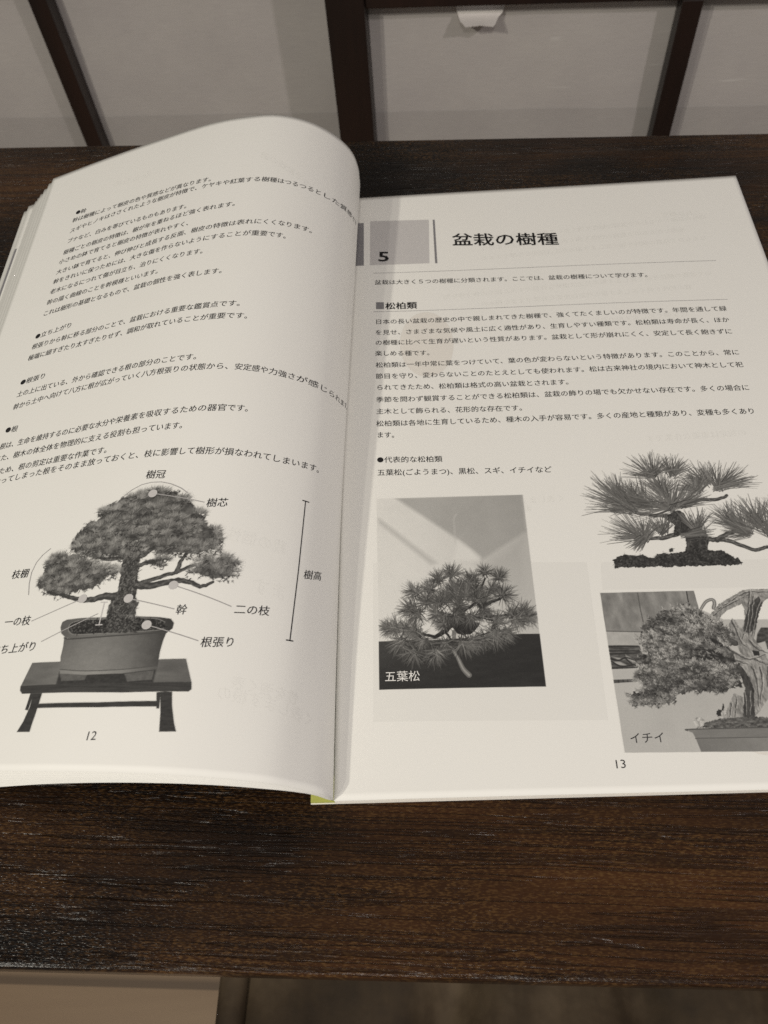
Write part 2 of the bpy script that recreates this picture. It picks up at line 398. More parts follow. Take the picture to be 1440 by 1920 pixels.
# ---------------------------------------------------------------- the open book
DATA = json.loads(r'''{"bl":0.27242252,"NT":[[0.0,0.0,0.0],[-0.0,0.0,3.0],[-0.74,0.01,5.9],[-1.94,0.02,8.64],[-3.54,0.03,11.17],[-5.44,0.05,13.49],[-7.47,0.08,15.71],[-9.56,0.11,17.86],[-11.68,0.15,19.98],[-13.88,0.19,22.02],[-16.24,0.24,23.86],[-18.79,0.3,25.44],[-21.47,0.36,26.79],[-24.22,0.43,27.98],[-27.02,0.51,29.06],[-29.85,0.59,30.06],[-32.7,0.69,31.0],[-35.57,0.79,31.84],[-38.47,0.89,32.6],[-41.4,1.01,33.26],
[-44.34,1.13,33.82],[-47.31,1.25,34.24],[-50.29,1.39,34.51],[-53.29,1.53,34.66],[-56.28,1.69,34.75],[-59.28,1.85,34.8],[-62.27,2.01,34.78],[-65.27,2.19,34.7],[-68.26,2.37,34.55],[-71.24,2.57,34.34],[-74.22,2.77,34.07],[-77.2,2.97,33.73],[-80.16,3.19,33.32],[-83.11,3.42,32.85],[-86.05,3.65,32.29],[-88.98,3.89,31.66],[-91.89,4.14,30.98],[-94.79,4.4,30.27],[-97.69,4.67,29.54],[-100.58,4.95,28.8],
[-103.47,5.24,28.03],[-106.35,5.53,27.25],[-109.22,5.83,26.45],[-112.09,6.14,25.62],[-114.95,6.46,24.77],[-117.8,6.79,23.89],[-120.64,7.13,23.0],[-123.48,7.48,22.1],[-126.31,7.83,21.17],[-129.14,8.19,20.22],[-131.95,8.57,19.24],[-134.75,8.95,18.23],[-137.53,9.34,17.18],[-140.3,9.74,16.11],[-143.07,10.15,15.02],[-145.83,10.56,13.92],[-148.58,10.99,12.79],[-151.31,11.42,11.64],[-154.03,11.85,10.45],
[-156.73,12.3,9.23],[-159.42,12.76,7.97],[-162.08,13.23,6.67],[-164.73,13.7,5.33],[-167.34,14.19,3.95],[-169.93,14.69,2.52],[-172.5,15.2,1.06],[-175.05,15.71,-0.43]],"FT":[[0.0,297.0,0.0],[2.28,296.69,1.92],[4.62,296.39,3.78],[6.83,296.08,5.78],[8.47,295.75,8.24],[8.77,295.44,11.19],[8.76,295.14,14.18],[8.84,294.83,17.16],[8.58,294.51,20.13],[8.12,294.2,23.08],[7.45,293.89,25.98],
[6.45,293.58,28.79],[5.09,293.26,31.45],[3.48,292.95,33.96],[1.68,292.64,36.33],[-0.29,292.33,38.57],[-2.4,292.02,40.68],[-4.63,291.71,42.66],[-6.97,291.4,44.51],[-9.42,291.09,46.22],[-11.98,290.77,47.76],[-14.63,290.46,49.12],[-17.36,290.15,50.32],[-20.16,289.84,51.36],[-23.01,289.53,52.23],[-25.92,289.21,52.91],[-28.87,288.9,53.35],[-31.84,288.59,53.57],[-34.82,288.28,53.65],
[-37.81,287.96,53.67],[-40.79,287.65,53.67],[-43.78,287.34,53.62],[-46.76,287.03,53.49],[-49.73,286.71,53.28],[-52.7,286.4,52.99],[-55.66,286.09,52.61],[-58.61,285.78,52.16],[-61.55,285.46,51.64],[-64.48,285.15,51.08],[-67.4,284.84,50.5],[-70.33,284.52,49.89],[-73.25,284.21,49.28],[-76.17,283.9,48.66],[-79.09,283.59,48.05],[-82.01,283.27,47.45],[-84.93,282.96,46.84],[-87.85,282.65,46.22],
[-90.76,282.34,45.59],[-93.68,282.02,44.95],[-96.59,281.71,44.31],[-99.5,281.4,43.65],[-102.41,281.08,42.99],[-105.32,280.77,42.32],[-108.23,280.46,41.64],[-111.13,280.15,40.95],[-114.03,279.83,40.25],[-116.92,279.52,39.53],[-119.82,279.21,38.82],[-122.71,278.89,38.09],[-125.61,278.58,37.37],[-128.5,278.27,36.65],[-131.4,277.96,35.92],[-134.3,277.64,35.21],[-137.19,277.33,34.5],
[-140.09,277.02,33.78],[-142.99,276.7,33.07],[-144.91,276.5,32.6]],"NB":[[0.0,0.0,0.0],[-1.79,-0.03,2.41],[-3.28,0.08,5.01],[-5.05,0.16,7.43],[-7.13,0.2,9.58],[-9.45,0.2,11.48],[-11.95,0.23,13.13],[-14.63,0.29,14.48],[-17.42,0.38,15.57],[-20.26,0.49,16.55],[-23.11,0.6,17.47],[-25.99,0.72,18.31],[-28.89,0.84,19.04],[-31.83,0.98,19.64],[-34.8,1.12,20.07],[-37.78,1.27,20.36],[-40.77,1.43,20.54],
[-43.76,1.6,20.64],[-46.76,1.77,20.65],[-49.75,1.94,20.6],[-52.74,2.11,20.47],[-55.73,2.29,20.28],[-58.72,2.47,20.03],[-61.69,2.65,19.68],[-64.65,2.84,19.24],[-67.6,3.04,18.72],[-70.54,3.24,18.14],[-73.46,3.44,17.52],[-76.38,3.63,16.86],[-79.3,3.82,16.18],[-82.21,4.0,15.49],[-85.13,4.17,14.81],[-88.05,4.32,14.13],[-90.96,4.45,13.43],[-93.87,4.58,12.69],[-96.77,4.69,11.93],[-99.67,4.78,11.16],
[-102.56,4.88,10.39],[-105.47,4.96,9.65],[-108.38,5.04,8.91],[-111.28,5.11,8.17],[-114.19,5.18,7.43],[-117.09,5.23,6.69],[-120.01,5.28,5.97],[-122.92,5.32,5.27],[-125.85,5.35,4.59],[-128.78,5.37,3.94],[-131.71,5.38,3.31],[-134.64,5.38,2.69],[-137.58,5.38,2.09],[-140.53,5.36,1.53],[-143.48,5.33,0.99],[-146.44,5.28,0.5],[-149.4,5.21,0.05],[-152.37,5.14,-0.38],[-155.35,5.05,-0.77],
[-158.32,4.94,-1.12],[-161.31,4.82,-1.42],[-164.29,4.67,-1.68],[-167.28,4.51,-1.89],[-170.27,4.31,-2.03],[-173.26,4.1,-2.13],[-176.25,3.87,-2.2],[-179.24,3.63,-2.24],[-182.23,3.39,-2.27],[-185.22,3.14,-2.29],[-188.21,2.9,-2.32]],"FB":[[0.0,297.0,0.0],[1.65,296.57,1.3],[3.59,296.18,2.76],[5.45,295.8,4.41],[6.76,295.39,6.56],[6.76,295.01,9.21],[6.45,294.64,11.91],[6.23,294.25,14.62],
[5.69,293.87,17.32],[4.94,293.48,20.01],[3.98,293.1,22.66],[2.7,292.71,25.21],[1.07,292.31,27.62],[-0.82,291.92,29.89],[-2.9,291.53,32.03],[-5.14,291.13,34.03],[-7.53,290.74,35.91],[-10.04,290.34,37.66],[-12.65,289.94,39.28],[-15.37,289.53,40.76],[-18.2,289.13,42.08],[-21.13,288.72,43.23],[-24.14,288.31,44.22],[-27.21,287.9,45.04],[-30.33,287.49,45.7],[-33.51,287.07,46.18],[-36.73,286.65,46.42],
[-39.98,286.23,46.44],[-43.24,285.81,46.33],[-46.49,285.39,46.15],[-49.75,284.96,45.96],[-53.0,284.53,45.73],[-56.25,284.1,45.42],[-59.5,283.67,45.03],[-62.74,283.24,44.55],[-65.97,282.8,44.0],[-69.19,282.36,43.38],[-72.39,281.92,42.69],[-75.6,281.48,41.97],[-78.79,281.04,41.22],[-81.98,280.59,40.46],[-85.17,280.14,39.69],[-88.36,279.69,38.92],[-91.55,279.24,38.16],[-94.74,278.79,37.41],
[-97.92,278.33,36.65],[-101.11,277.88,35.89],[-104.29,277.42,35.13],[-107.47,276.96,34.35],[-110.65,276.49,33.58],[-113.83,276.03,32.8],[-117.0,275.56,32.01],[-120.17,275.09,31.22],[-123.33,274.62,30.43],[-126.49,274.15,29.63],[-129.64,273.68,28.82],[-132.79,273.21,28.02],[-135.92,272.73,27.22],[-139.04,272.26,26.43],[-142.15,271.79,25.66],[-145.22,271.32,24.92],[-148.23,270.86,24.26],
[-151.2,270.41,23.64],[-154.64,269.86,22.55],[-158.1,269.31,21.46],[-161.56,268.76,20.35],[-164.06,268.3,19.49]],"TL":[["●幹",-164.24,262.41,-158.23,261.38,0],["幹は樹種によって樹皮の色や質感などが異なります。",-164.53,257.17,-95.61,256.48,0],["スギやヒノキはささくれたような樹皮が特徴で、ケヤキや紅葉する樹種はつるつるとした質感です",-163.96,249.85,-17.26,262.04,0],["ブナなど、白みを帯びているものもあります。",-163.5,243.07,-103.84,241.89,0],
["樹種ごとの樹皮の特徴は、樹が年を重ねるほど強く表れます。",-163.45,235.89,-82.09,238.44,0],["小さめの鉢で育てると樹皮の特徴が表れやすく、",-164.02,230.11,-100.69,230.44,0],["大きい鉢で育てると、伸び伸びと成長する反面、樹皮の特徴は表れにくくなります。",-163.55,223.64,-47.04,228.98,0],["幹をきれいに保つためには、大きな傷を作らないようにすることが重要です。",-163.49,217.78,-58.21,220.79,0],["老木になるにつれて傷が目立ち、治りにくくなります。",-163.33,211.64,-90.83,211.6,0],["幹の描く曲線のことを幹模様といいます。",-163.04,205.23,-108.97,204.95,0],
["これは樹形の基礎となるもので、盆栽の個性を強く表します。",-162.97,198.7,-80.8,199.11,0],["●立ち上がり",-162.99,185.73,-144.95,186.7,0],["根張りから幹に移る部分のことで、盆栽における重要な鑑賞点です。",-162.82,180.07,-70.45,181.1,0],["極端に細すぎたり太すぎたりせず、調和が取れていることが重要です。",-162.72,173.95,-66.74,174.88,0],["●根張り",-162.41,160.84,-149.67,161.18,0],["土の上に出ている、外から確認できる根の部分のことです。",-161.92,154.63,-82.37,154.97,0],
["幹から土中へ向けて八方に根が広がっていく八方根張りの状態から、安定感や力強さが感じられます。",-161.52,148.0,-10.0,155.14,0],["●根",-161.49,136.62,-154.83,135.95,0],["根は、生命を維持するのに必要な水分や栄養素を吸収するための器官です。",-161.23,128.56,-58.97,131.33,0],["また、樹木の体全体を物理的に支える役割も担っています。",-161.66,122.59,-81.23,123.23,0],["そのため、根の剪定は重要な作業です。",-163.4,116.01,-108.09,116.22,0],["長くなってしまった根をそのまま放っておくと、枝に影響して樹形が損なわれてしまいます。",-164.12,111.01,-26.08,114.36,0],
["樹冠",-91.64,102.8,-84.48,102.44,1],["樹芯",-68.0,90.68,-60.75,91.47,1],["枝棚",-133.81,68.41,-126.68,68.37,1],["一の枝",-130.12,50.14,-119.55,49.97,1],["立ち上がり",-131.74,40.08,-113.73,40.49,1],["幹",-69.44,51.33,-65.91,51.44,1],["二の枝",-51.28,52.96,-39.47,54.07,1],["根張り",-59.42,40.82,-48.61,41.96,1],["樹高",-29.11,70.22,-19.98,72.67,1],["12",-86.64,10.55,-83.85,10.73,2]],
"TR":[["盆栽の樹種",52.59,262.02,103.47,258.06,4],["盆栽は大きく５つの樹種に分類されます。ここでは、盆栽の樹種について学びます。",14.79,235.52,142.61,230.01,0],["松柏類",19.6,219.78,34.31,219.35,5],["日本の長い盆栽の歴史の中で親しまれてきた樹種で、強くてたくましいのが特徴です。年間を通して緑",14.86,210.01,171.0,206.41,0],["を見せ、さまざまな気候や風土に広く適性があり、生育しやすい種類です。松柏類は寿命が長く、ほか",14.81,203.42,170.6,199.61,0],["の樹種に比べて生育が遅いという性質があります。盆栽として形が崩れにくく、安定して長く飽きずに",14.77,197.28,170.36,192.62,0],
["楽しめる種です。",14.72,190.92,40.81,189.76,0],["松柏類は一年中常に葉をつけていて、葉の色が変わらないという特徴があります。このことから、常に",14.91,184.05,170.47,180.52,0],["節目を守り、変わらないことのたとえとしても使われます。松は古来神社の境内において神木として祀",14.86,177.63,170.38,173.6,0],["られてきたため、松柏類は格式の高い盆栽とされます。",15.04,171.31,98.72,168.86,0],["季節を問わず観賞することができる松柏類は、盆栽の飾りの場でも欠かせない存在です。多くの場合に",14.99,164.54,169.99,161.05,0],["主木として飾られる、花形的な存在です。",14.94,158.2,77.9,156.31,0],
["松柏類は各地に生育しているため、種木の入手が容易です。多くの産地と種類があり、変種も多くあり",14.89,151.69,169.35,148.71,0],["ます。",15.06,145.85,24.31,145.3,0],["●代表的な松柏類",14.96,133.17,41.87,132.19,0],["五葉松(ごようまつ)、黒松、スギ、イチイなど",15.12,126.88,84.47,124.63,0],["5",16.45,252.93,22.1,252.46,6],["五葉松",16.98,41.09,29.33,40.84,7],["イチイ",96.69,17.31,108.37,17.3,8],["13",91.07,9.04,94.13,9.12,2]],
"A":{"pad":[[-106.1,87.8,-103.0,91.7,-98.0,93.6,-93.2,95.5,-86.4,96.4,-80.2,95.6,-73.4,91.1,-68.1,85.5,-65.8,82.3,-69.3,79.4,-77.6,80.2,-85.8,79.6,-94.8,81.2,-102.7,83.9],[-112.9,77.2,-111.6,82.2,-107.8,85.6,-103.5,86.9,-95.3,83.1,-89.2,79.8,-88.3,76.1,-90.8,72.5,-94.6,71.0,-100.8,71.0,-106.8,72.6,-111.3,75.1],
[-85.8,79.6,-78.0,82.1,-69.9,82.2,-65.0,82.4,-59.9,79.1,-60.3,74.9,-64.6,72.7,-70.7,71.1,-76.1,73.8,-81.3,74.8,-85.7,75.9],[-122.0,63.4,-120.6,66.4,-120.3,70.1,-118.6,73.7,-114.0,74.5,-106.8,72.6,-102.0,68.9,-97.2,67.5,-94.6,64.7,-96.2,61.2,-98.5,60.0,-103.6,59.2,-110.7,58.5,-116.9,60.1,-121.4,61.9],
[-67.2,65.9,-63.3,70.1,-57.9,71.1,-53.9,69.3,-53.3,66.3,-55.6,63.3,-60.2,62.8,-64.3,63.4,-67.6,64.1],[-84.0,69.0,-80.1,69.8,-75.9,69.1,-77.4,66.8,-81.8,66.7],[-99.8,83.6,-90.7,85.6,-78.5,84.0,-70.5,85.0,-69.3,79.4,-85.1,76.8,-95.8,78.5],[-76.4,74.7,-60.5,76.3,-58.2,72.8,-59.1,69.1,-63.6,67.8,-70.5,70.2],[-94.3,72.8,-89.8,75.2,-84.4,74.0,-84.4,70.4,-88.2,69.2,-91.8,69.9],
[-88.5,77.0,-76.8,76.5,-71.1,72.9,-75.5,71.0,-82.3,72.1,-86.7,73.2],[-104.2,81.2,-93.0,81.0,-87.6,73.3,-92.0,70.8,-99.2,71.8],[-98.1,67.6,-91.3,68.0,-89.0,65.7,-91.8,63.6,-95.2,63.8]],"trunk":[[-92.2,76.3,-87.0,76.0,-85.7,71.8,-85.0,65.9,-83.9,59.7,-83.6,56.2,-82.2,53.6,-82.1,49.4,-80.6,46.0,-80.0,43.4,-90.4,43.6,-90.5,46.3,-91.7,49.7,-91.7,54.0,-90.9,56.5,-89.9,58.2,-91.2,65.3,-91.6,70.8]],
"branch":[[-88.1,56.0,-94.1,56.5,-98.1,55.6,-102.5,55.8,-108.6,57.7,-115.9,60.0],[-84.2,59.9,-79.2,59.6,-73.2,61.1,-68.6,61.4,-63.5,59.7,-59.9,61.5],[-83.9,60.4,-78.3,62.4,-72.4,64.4,-68.2,66.7,-63.0,68.8],[-85.6,70.4,-81.1,73.9,-74.9,75.6],[-90.3,70.7,-97.0,70.2,-103.0,72.5,-108.5,75.2],[-90.0,76.2,-89.7,81.7,-87.7,87.3],[-72.4,64.4,-71.7,68.4,-70.7,71.1],[-86.0,66.8,-82.1,68.0,-79.0,68.4]],
"pot_rim":[[-107.0,46.4,-106.9,48.3,-105.4,49.0,-99.6,49.2,-92.0,49.0,-81.4,49.0,-74.2,48.7,-70.3,48.2,-69.0,46.8,-69.0,44.9,-70.5,43.4,-84.5,42.6,-100.9,41.9,-103.9,42.6,-106.0,44.2]],"soil":[[-103.7,45.3,-103.5,47.4,-100.2,48.3,-91.8,48.4,-81.2,48.4,-74.9,48.1,-71.9,47.0,-71.4,45.2,-74.0,44.2,-84.8,43.6,-94.5,43.4,-101.4,43.6]],
"pot_body":[[-104.4,42.6,-100.9,42.0,-84.5,42.6,-70.6,43.5,-71.0,40.8,-71.1,37.1,-70.7,32.2,-71.9,31.2,-81.3,30.5,-93.1,30.2,-101.1,30.5,-102.7,32.8,-103.6,36.1,-103.8,39.4]],"pot_band":[[-102.4,31.8,-93.4,31.0,-81.5,31.3,-71.0,32.5,-70.8,31.4,-81.2,30.0,-93.0,29.7,-102.0,30.4]],"pot_foot":[[-102.0,30.4,-92.4,29.9,-92.8,28.0,-100.7,27.9],[-80.5,29.9,-71.5,31.1,-71.4,28.1,-78.9,27.4]],
"stand_top":[[-113.6,34.7,-102.9,34.5,-70.9,34.7,-62.6,35.2,-59.3,27.8,-80.2,26.6,-115.2,26.8]],"stand_dark":[[-102.3,31.0,-100.3,26.7,-102.1,26.8],[-101.9,26.7,-102.0,30.4,-70.9,31.6,-70.9,27.2,-80.2,26.6]],"stand_edge":[[-115.3,27.0,-80.3,26.8,-59.3,27.9,-58.8,25.6,-59.6,24.8,-79.5,23.9,-113.7,24.3,-114.9,25.4]],
"leg":[[-109.4,24.3,-106.2,24.3,-106.2,20.2,-106.4,14.5,-106.4,11.9,-111.2,12.0,-110.0,15.3,-109.3,19.6],[-68.0,24.4,-64.4,24.6,-63.4,20.3,-61.6,15.1,-60.4,12.5,-65.4,12.2,-66.4,17.9],[-110.6,24.3,-109.2,24.3,-109.5,18.8,-110.7,19.0],[-69.1,24.2,-67.8,24.4,-67.0,19.2,-67.9,19.2],[-106.2,20.9,-86.4,20.9,-67.6,21.6,-67.1,19.8,-85.9,19.3,-106.6,19.4]],"dot":[[-87.3,94.8],[-72.2,59.8],[-101.9,56.1],
[-85.8,55.3],[-77.5,46.0]],"line":[[-87.3,94.8,-68.8,90.9],[-72.2,59.8,-52.4,53.7],[-101.9,56.1,-119.1,49.6],[-85.8,55.3,-70.1,51.5],[-77.5,46.0,-60.3,41.2],[-112.6,41.9,-94.8,50.3]],"white_bar":[[-93.6,54.2,-93.3,46.4],[-94.8,54.3,-92.6,54.2],[-94.4,46.4,-92.2,46.4]],"arc":[[-98.2,94.1,-95.3,96.9,-92.2,98.7,-88.9,99.4,-85.4,99.3,-81.7,98.3,-77.9,96.5,-75.1,94.5],
[-120.9,77.0,-123.4,74.8,-125.0,72.1,-125.7,68.4,-125.2,64.2,-123.9,59.7]],"bar":[[-32.9,98.3,-31.5,70.7,-30.7,45.4],[-34.2,98.3,-31.3,98.5],[-32.1,45.4,-29.5,45.6]]},"P1":{"frame":[[14.8,114.4,71.8,113.3,71.8,35.6,15.1,36.4]],"table":[[15.1,54.2,27.5,54.0,37.1,53.9,65.4,55.1,71.9,54.9,72.0,34.9,15.1,36.0]],"sky_dark":[[22.1,114.4,71.9,113.8,71.5,96.9,53.9,85.2,50.4,89.8,45.6,94.4,41.9,97.6]],
"strip":[[15.4,105.4,16.6,104.5,37.4,84.6,34.8,84.0,15.6,103.0]],"ray":[[44.5,92.2,44.5,98.2,44.5,103.5,45.6,105.8]],"right_dark":[[53.8,84.5,71.5,97.6,71.9,54.8,63.6,55.2]],"bright":[[45.5,93.7,53.3,86.4,52.6,84.6,43.2,85.7,44.4,90.8]],"trunk":[[42.0,66.3,46.9,66.1,46.1,62.7,48.4,60.5,51.4,59.9,49.7,57.3,48.0,55.8,45.6,55.2,43.2,55.8,41.6,58.3,38.3,59.0,39.3,60.0,41.3,61.6]],
"branch":[[41.7,59.6,36.0,55.3,30.6,56.4,25.8,58.3,21.6,58.4],[47.2,60.4,52.1,62.2,58.2,62.2,64.4,63.3],[36.0,55.3,38.5,57.1,40.7,53.8],[41.7,59.6,35.3,65.9,29.9,70.8],[44.4,65.5,42.9,71.0,42.0,76.6],[46.3,65.4,50.1,68.0,54.5,77.4],[51.8,66.5,58.8,69.0,62.7,71.5]],"root":[[41.1,49.9,42.7,46.7,44.2,42.9,46.1,40.5]],"stone":[[41.2,57.3,43.0,57.9,42.4,54.0,41.0,54.1],
[9.4,123.5,9.5,123.5,9.5,123.4]]},"P2":{"trunk":[[123.1,100.7,129.4,103.5,131.2,102.2,132.8,97.1,137.8,93.8,138.1,90.2,136.6,86.1,132.3,84.5,128.2,84.7,129.4,87.6,129.9,91.8,125.7,92.5,127.0,96.8]],"branch":[[137.1,90.2,143.2,89.9,147.8,87.9,153.7,85.0,158.6,86.2,166.6,85.8],[126.8,92.8,121.4,91.6,117.8,91.7,114.1,91.3],[133.1,106.2,138.6,107.4,145.0,107.5,149.0,108.9],
[127.8,100.5,120.6,101.5,114.5,103.0,109.5,104.5,104.7,104.2],[127.2,103.0,125.5,110.7,123.5,117.4],[141.1,90.0,148.1,93.3,153.4,94.3]],"soil":[[101.6,79.8,102.0,82.6,103.9,84.6,106.4,85.5,109.3,84.7,113.4,84.8,116.5,83.2,118.0,84.8,120.7,85.3,124.7,84.8,129.0,85.8,131.2,86.9,136.2,86.4,139.0,85.1,142.1,85.2,144.6,83.0,146.9,81.8,148.1,79.6,147.3,79.2]],
"leaf":[[122.6,86.1,123.6,87.3,124.9,87.1,124.1,85.8,123.0,85.4]]},"P3":{"frame":[[95.1,70.0,128.4,69.6,128.7,62.5,136.3,58.1,151.3,57.5,167.1,56.9,154.4,11.8,139.7,11.8,94.4,12.6]],"wall_low":[[94.9,55.1,107.4,54.4,106.5,49.3,94.9,49.5]],"dark_line":[[108.4,69.4,108.3,62.3,108.5,56.2],[95.2,55.1,107.3,54.4],[125.7,69.3,125.5,63.1],[94.9,49.3,100.3,49.3,105.5,48.9],[94.8,47.7,105.3,47.4],
[94.9,46.6,105.6,46.7],[94.9,44.8,97.7,44.2,100.2,45.1,103.4,44.1,107.1,45.0],[100.2,44.6,102.0,42.6],[95.2,43.8,97.4,42.3,99.5,42.0,103.1,42.6],[94.9,41.4,103.4,41.4],[94.8,37.0,102.6,37.1],[94.8,36.4,102.5,36.6]],"tile_dark":[[94.9,49.8,105.6,49.4,106.0,46.2,106.9,44.3,103.4,41.4,94.8,41.2,94.9,45.7]],"tile_light":[[94.8,43.8,97.4,42.3,100.4,42.2,98.0,43.7],
[100.2,46.2,103.7,43.5,103.1,42.6,100.4,44.6],[95.3,45.7,97.8,45.1,99.9,44.3,97.3,44.4],[98.3,41.4,100.7,41.4,99.6,41.0],[105.3,46.3,107.9,45.0,106.1,44.8]],"strip_light":[[94.8,39.8,103.3,41.2,102.6,37.2,94.8,37.2]],
"foliage":[[110.4,58.7,114.3,60.5,117.5,62.6,121.2,63.5,124.9,63.6,128.2,62.0,131.3,59.8,134.4,57.5,136.9,54.7,138.6,52.7,138.8,49.8,136.0,47.0,136.8,43.2,137.7,38.5,136.0,33.8,133.2,33.2,129.6,32.1,125.8,32.6,123.1,32.0,121.2,33.2,118.5,32.5,115.5,32.3,114.5,29.2,112.8,29.4,110.1,28.6,108.2,27.8,105.9,29.0,102.8,28.4,99.8,28.1,98.8,29.9,98.8,31.9,101.4,32.5,104.2,33.8,103.0,37.0,102.0,38.4,104.5,41.6,103.2,43.3,107.3,46.2,105.4,50.6,107.3,53.9]],
"hole":[[123.7,45.1,126.1,46.0,130.0,47.7,133.2,46.2,134.2,43.3,128.5,42.8,124.2,43.2],[128.8,52.1,132.8,50.5,136.0,47.0,132.9,47.1,130.0,49.6]],"wood_light":[[138.6,41.3,142.3,40.7,147.6,42.8,159.2,44.2,155.5,30.7,144.0,28.8,140.5,25.0,138.7,23.3,140.5,32.5,140.0,36.6],
[132.3,60.3,135.8,63.9,140.5,66.5,145.1,68.9,147.5,69.4,154.3,69.2,165.9,68.7,165.3,66.5,153.3,65.4,151.1,63.8,148.6,59.1,146.6,54.3,144.9,50.5,146.8,46.6,147.6,42.8,142.2,40.2,138.0,40.8,134.2,43.3,132.1,47.2,136.0,47.0,139.0,45.0,138.6,48.8,137.5,55.6,139.3,58.5,140.2,57.5,140.9,55.0,141.7,54.5,143.5,57.8,144.1,61.8,143.8,63.6,138.4,61.5,135.6,59.2,134.4,57.5,130.1,58.4],
[133.6,31.4,136.3,30.0,134.9,23.2,128.4,23.0,131.1,27.5]],"wood_dark":[[136.4,41.4,138.4,40.8,140.0,36.6,140.5,32.5,139.3,26.8,138.6,23.2,134.7,23.2,136.3,28.6,137.7,33.1,137.3,37.6],[143.5,57.8,146.5,63.2,150.4,66.6,151.1,63.8,148.5,59.1,146.5,54.3,143.8,52.4,141.9,53.5]],"grain":[[135.4,62.2,140.6,65.0,145.8,67.8,154.0,68.0],[133.1,59.8,137.3,62.6,143.4,65.4,147.4,67.2],
[147.8,68.7,145.8,62.2,143.0,54.4,140.8,50.6],[148.5,66.2,145.9,59.2,143.3,52.0],[150.5,65.1,147.0,58.2,144.5,51.5],[135.5,47.0,138.5,44.6,141.6,43.0,147.2,44.7],[132.8,46.6,136.4,43.2,140.7,41.2],[141.8,40.2,142.1,34.7,140.6,26.7],[144.3,40.1,143.8,34.7,141.2,27.6],[146.9,40.0,145.2,33.3],[138.8,57.5,139.7,53.6,140.1,49.7,141.8,47.7],[137.0,31.3,135.6,23.4],[138.7,31.2,136.8,23.4],
[134.0,29.2,132.2,23.5],[132.0,27.9,130.5,23.4],[143.2,49.6,145.1,46.7,148.2,45.1],[143.3,43.0,147.1,41.0]],"loop":[[129.0,61.8,130.6,63.9,131.9,65.2,133.5,65.8,134.4,65.5,134.5,64.2,133.8,62.5]],"soil":[[118.9,20.1,121.0,21.7,124.0,22.1,126.7,23.0,131.7,23.2,136.8,23.4,142.5,22.8,157.3,22.3,156.6,19.7,141.7,19.6]],"stone":[[118.3,22.7,119.7,23.7,121.8,23.5,122.5,22.1,120.7,20.4,118.8,20.3],
[126.7,23.3,127.7,25.0,129.3,27.1,129.4,24.9,128.8,23.1]],"dark_bit":[[126.3,25.0,127.4,26.1,128.4,25.8,127.7,23.9,126.6,23.7],[128.4,25.8,129.2,27.8,129.6,27.8,128.9,25.6],[143.2,46.2,145.5,45.9,145.4,44.3,143.6,44.1]],"fence":[[148.3,54.5,150.5,54.4,166.2,53.8,164.0,45.9,148.5,46.5,148.4,49.4,145.1,48.6,146.5,52.4]],
"pot_rim":[[115.8,19.3,117.6,19.7,141.7,19.6,156.5,19.4,155.6,16.1,140.8,16.3,118.0,16.6,117.4,18.5]],"pot_body":[[118.0,16.6,140.8,16.3,155.6,16.1,154.4,11.8,139.7,11.8,118.8,12.3]]},"T1":[[42.47,79.35,5.4,90],[37.67,77.45,4.7,110],[49.51,76.93,4.7,80],[54.41,79.88,3.8,80],[59.52,77.54,4.4,70],[60.12,70.25,5.9,30],[50.46,72.72,5.3,80],[44.16,70.93,5.9,90],[34.36,73.41,5.3,120],
[28.73,72.62,5.3,150],[27.29,66.19,5.6,180],[29.67,64.08,5.2,200],[39.08,68.41,5.3,100],[36.4,63.8,4.6,180],[38.63,59.73,4.0,190],[52.67,69.2,5.3,60],[62.49,62.74,5.2,0],[66.74,62.9,5.2,20],[68.38,61.18,4.3,-30],[21.28,58.77,5.5,160],[29.4,56.16,5.5,190],[23.29,53.81,6.0,220],[27.38,49.8,5.7,240],[35.13,49.51,6.0,260],[38.27,52.59,4.8,270],[44.83,52.34,6.3,280],[47.9,53.5,5.7,300],
[55.85,55.78,7.0,280],[60.09,56.26,5.2,310],[56.78,59.66,5.5,30],[27.65,58.19,4.9,170],[18.54,59.21,3.7,170],[51.52,54.01,5.4,270],[31.13,54.15,5.4,240],[24.61,58.31,4.3,150],[32.92,68.67,5.0,140],[43.08,73.73,4.4,90],[64.11,60.69,4.9,-40],[47.24,70.8,5.0,80],[56.62,72.46,4.4,60]],"T2":[[122.82,119.4,11.7,15,178],[130.45,119.65,9.4,20,130],[109.81,106.42,16.7,105,190],[112.55,103.75,15.6,110,185],
[117.19,106.05,13.9,80,200],[126.99,104.6,15.6,70,205],[126.99,104.6,14.4,10,80],[125.1,111.41,10.0,30,150],[146.08,112.25,13.3,5,115],[142.43,115.05,10.0,50,175],[146.9,113.5,15.0,-8,60],[138.57,112.0,8.9,40,180],[114.17,91.92,15.6,110,185],[114.69,91.89,9.4,30,110],[121.82,93.98,7.2,30,150],[134.26,93.99,10.6,35,130],[129.73,92.08,11.1,-5,20],[153.14,93.07,12.8,40,160],[157.8,95.28,12.8,50,150],
[148.62,95.73,11.1,80,170],[160.45,91.51,12.8,20,150],[152.85,91.87,8.9,120,200],[114.69,91.89,7.2,200,240],[131.36,105.32,11.1,0,60],[166.44,94.86,12.8,10,150],[121.4,105.83,14.4,120,190],[109.17,109.01,12.2,80,150],[113.19,107.53,11.1,60,130]],"MR":{"grey_square":[[13.0,278.8,42.1,277.4,41.1,246.5,12.8,247.3]],"dark_rect":[[-1.4,278.0,9.8,277.8,9.8,247.2,-1.0,247.3]],
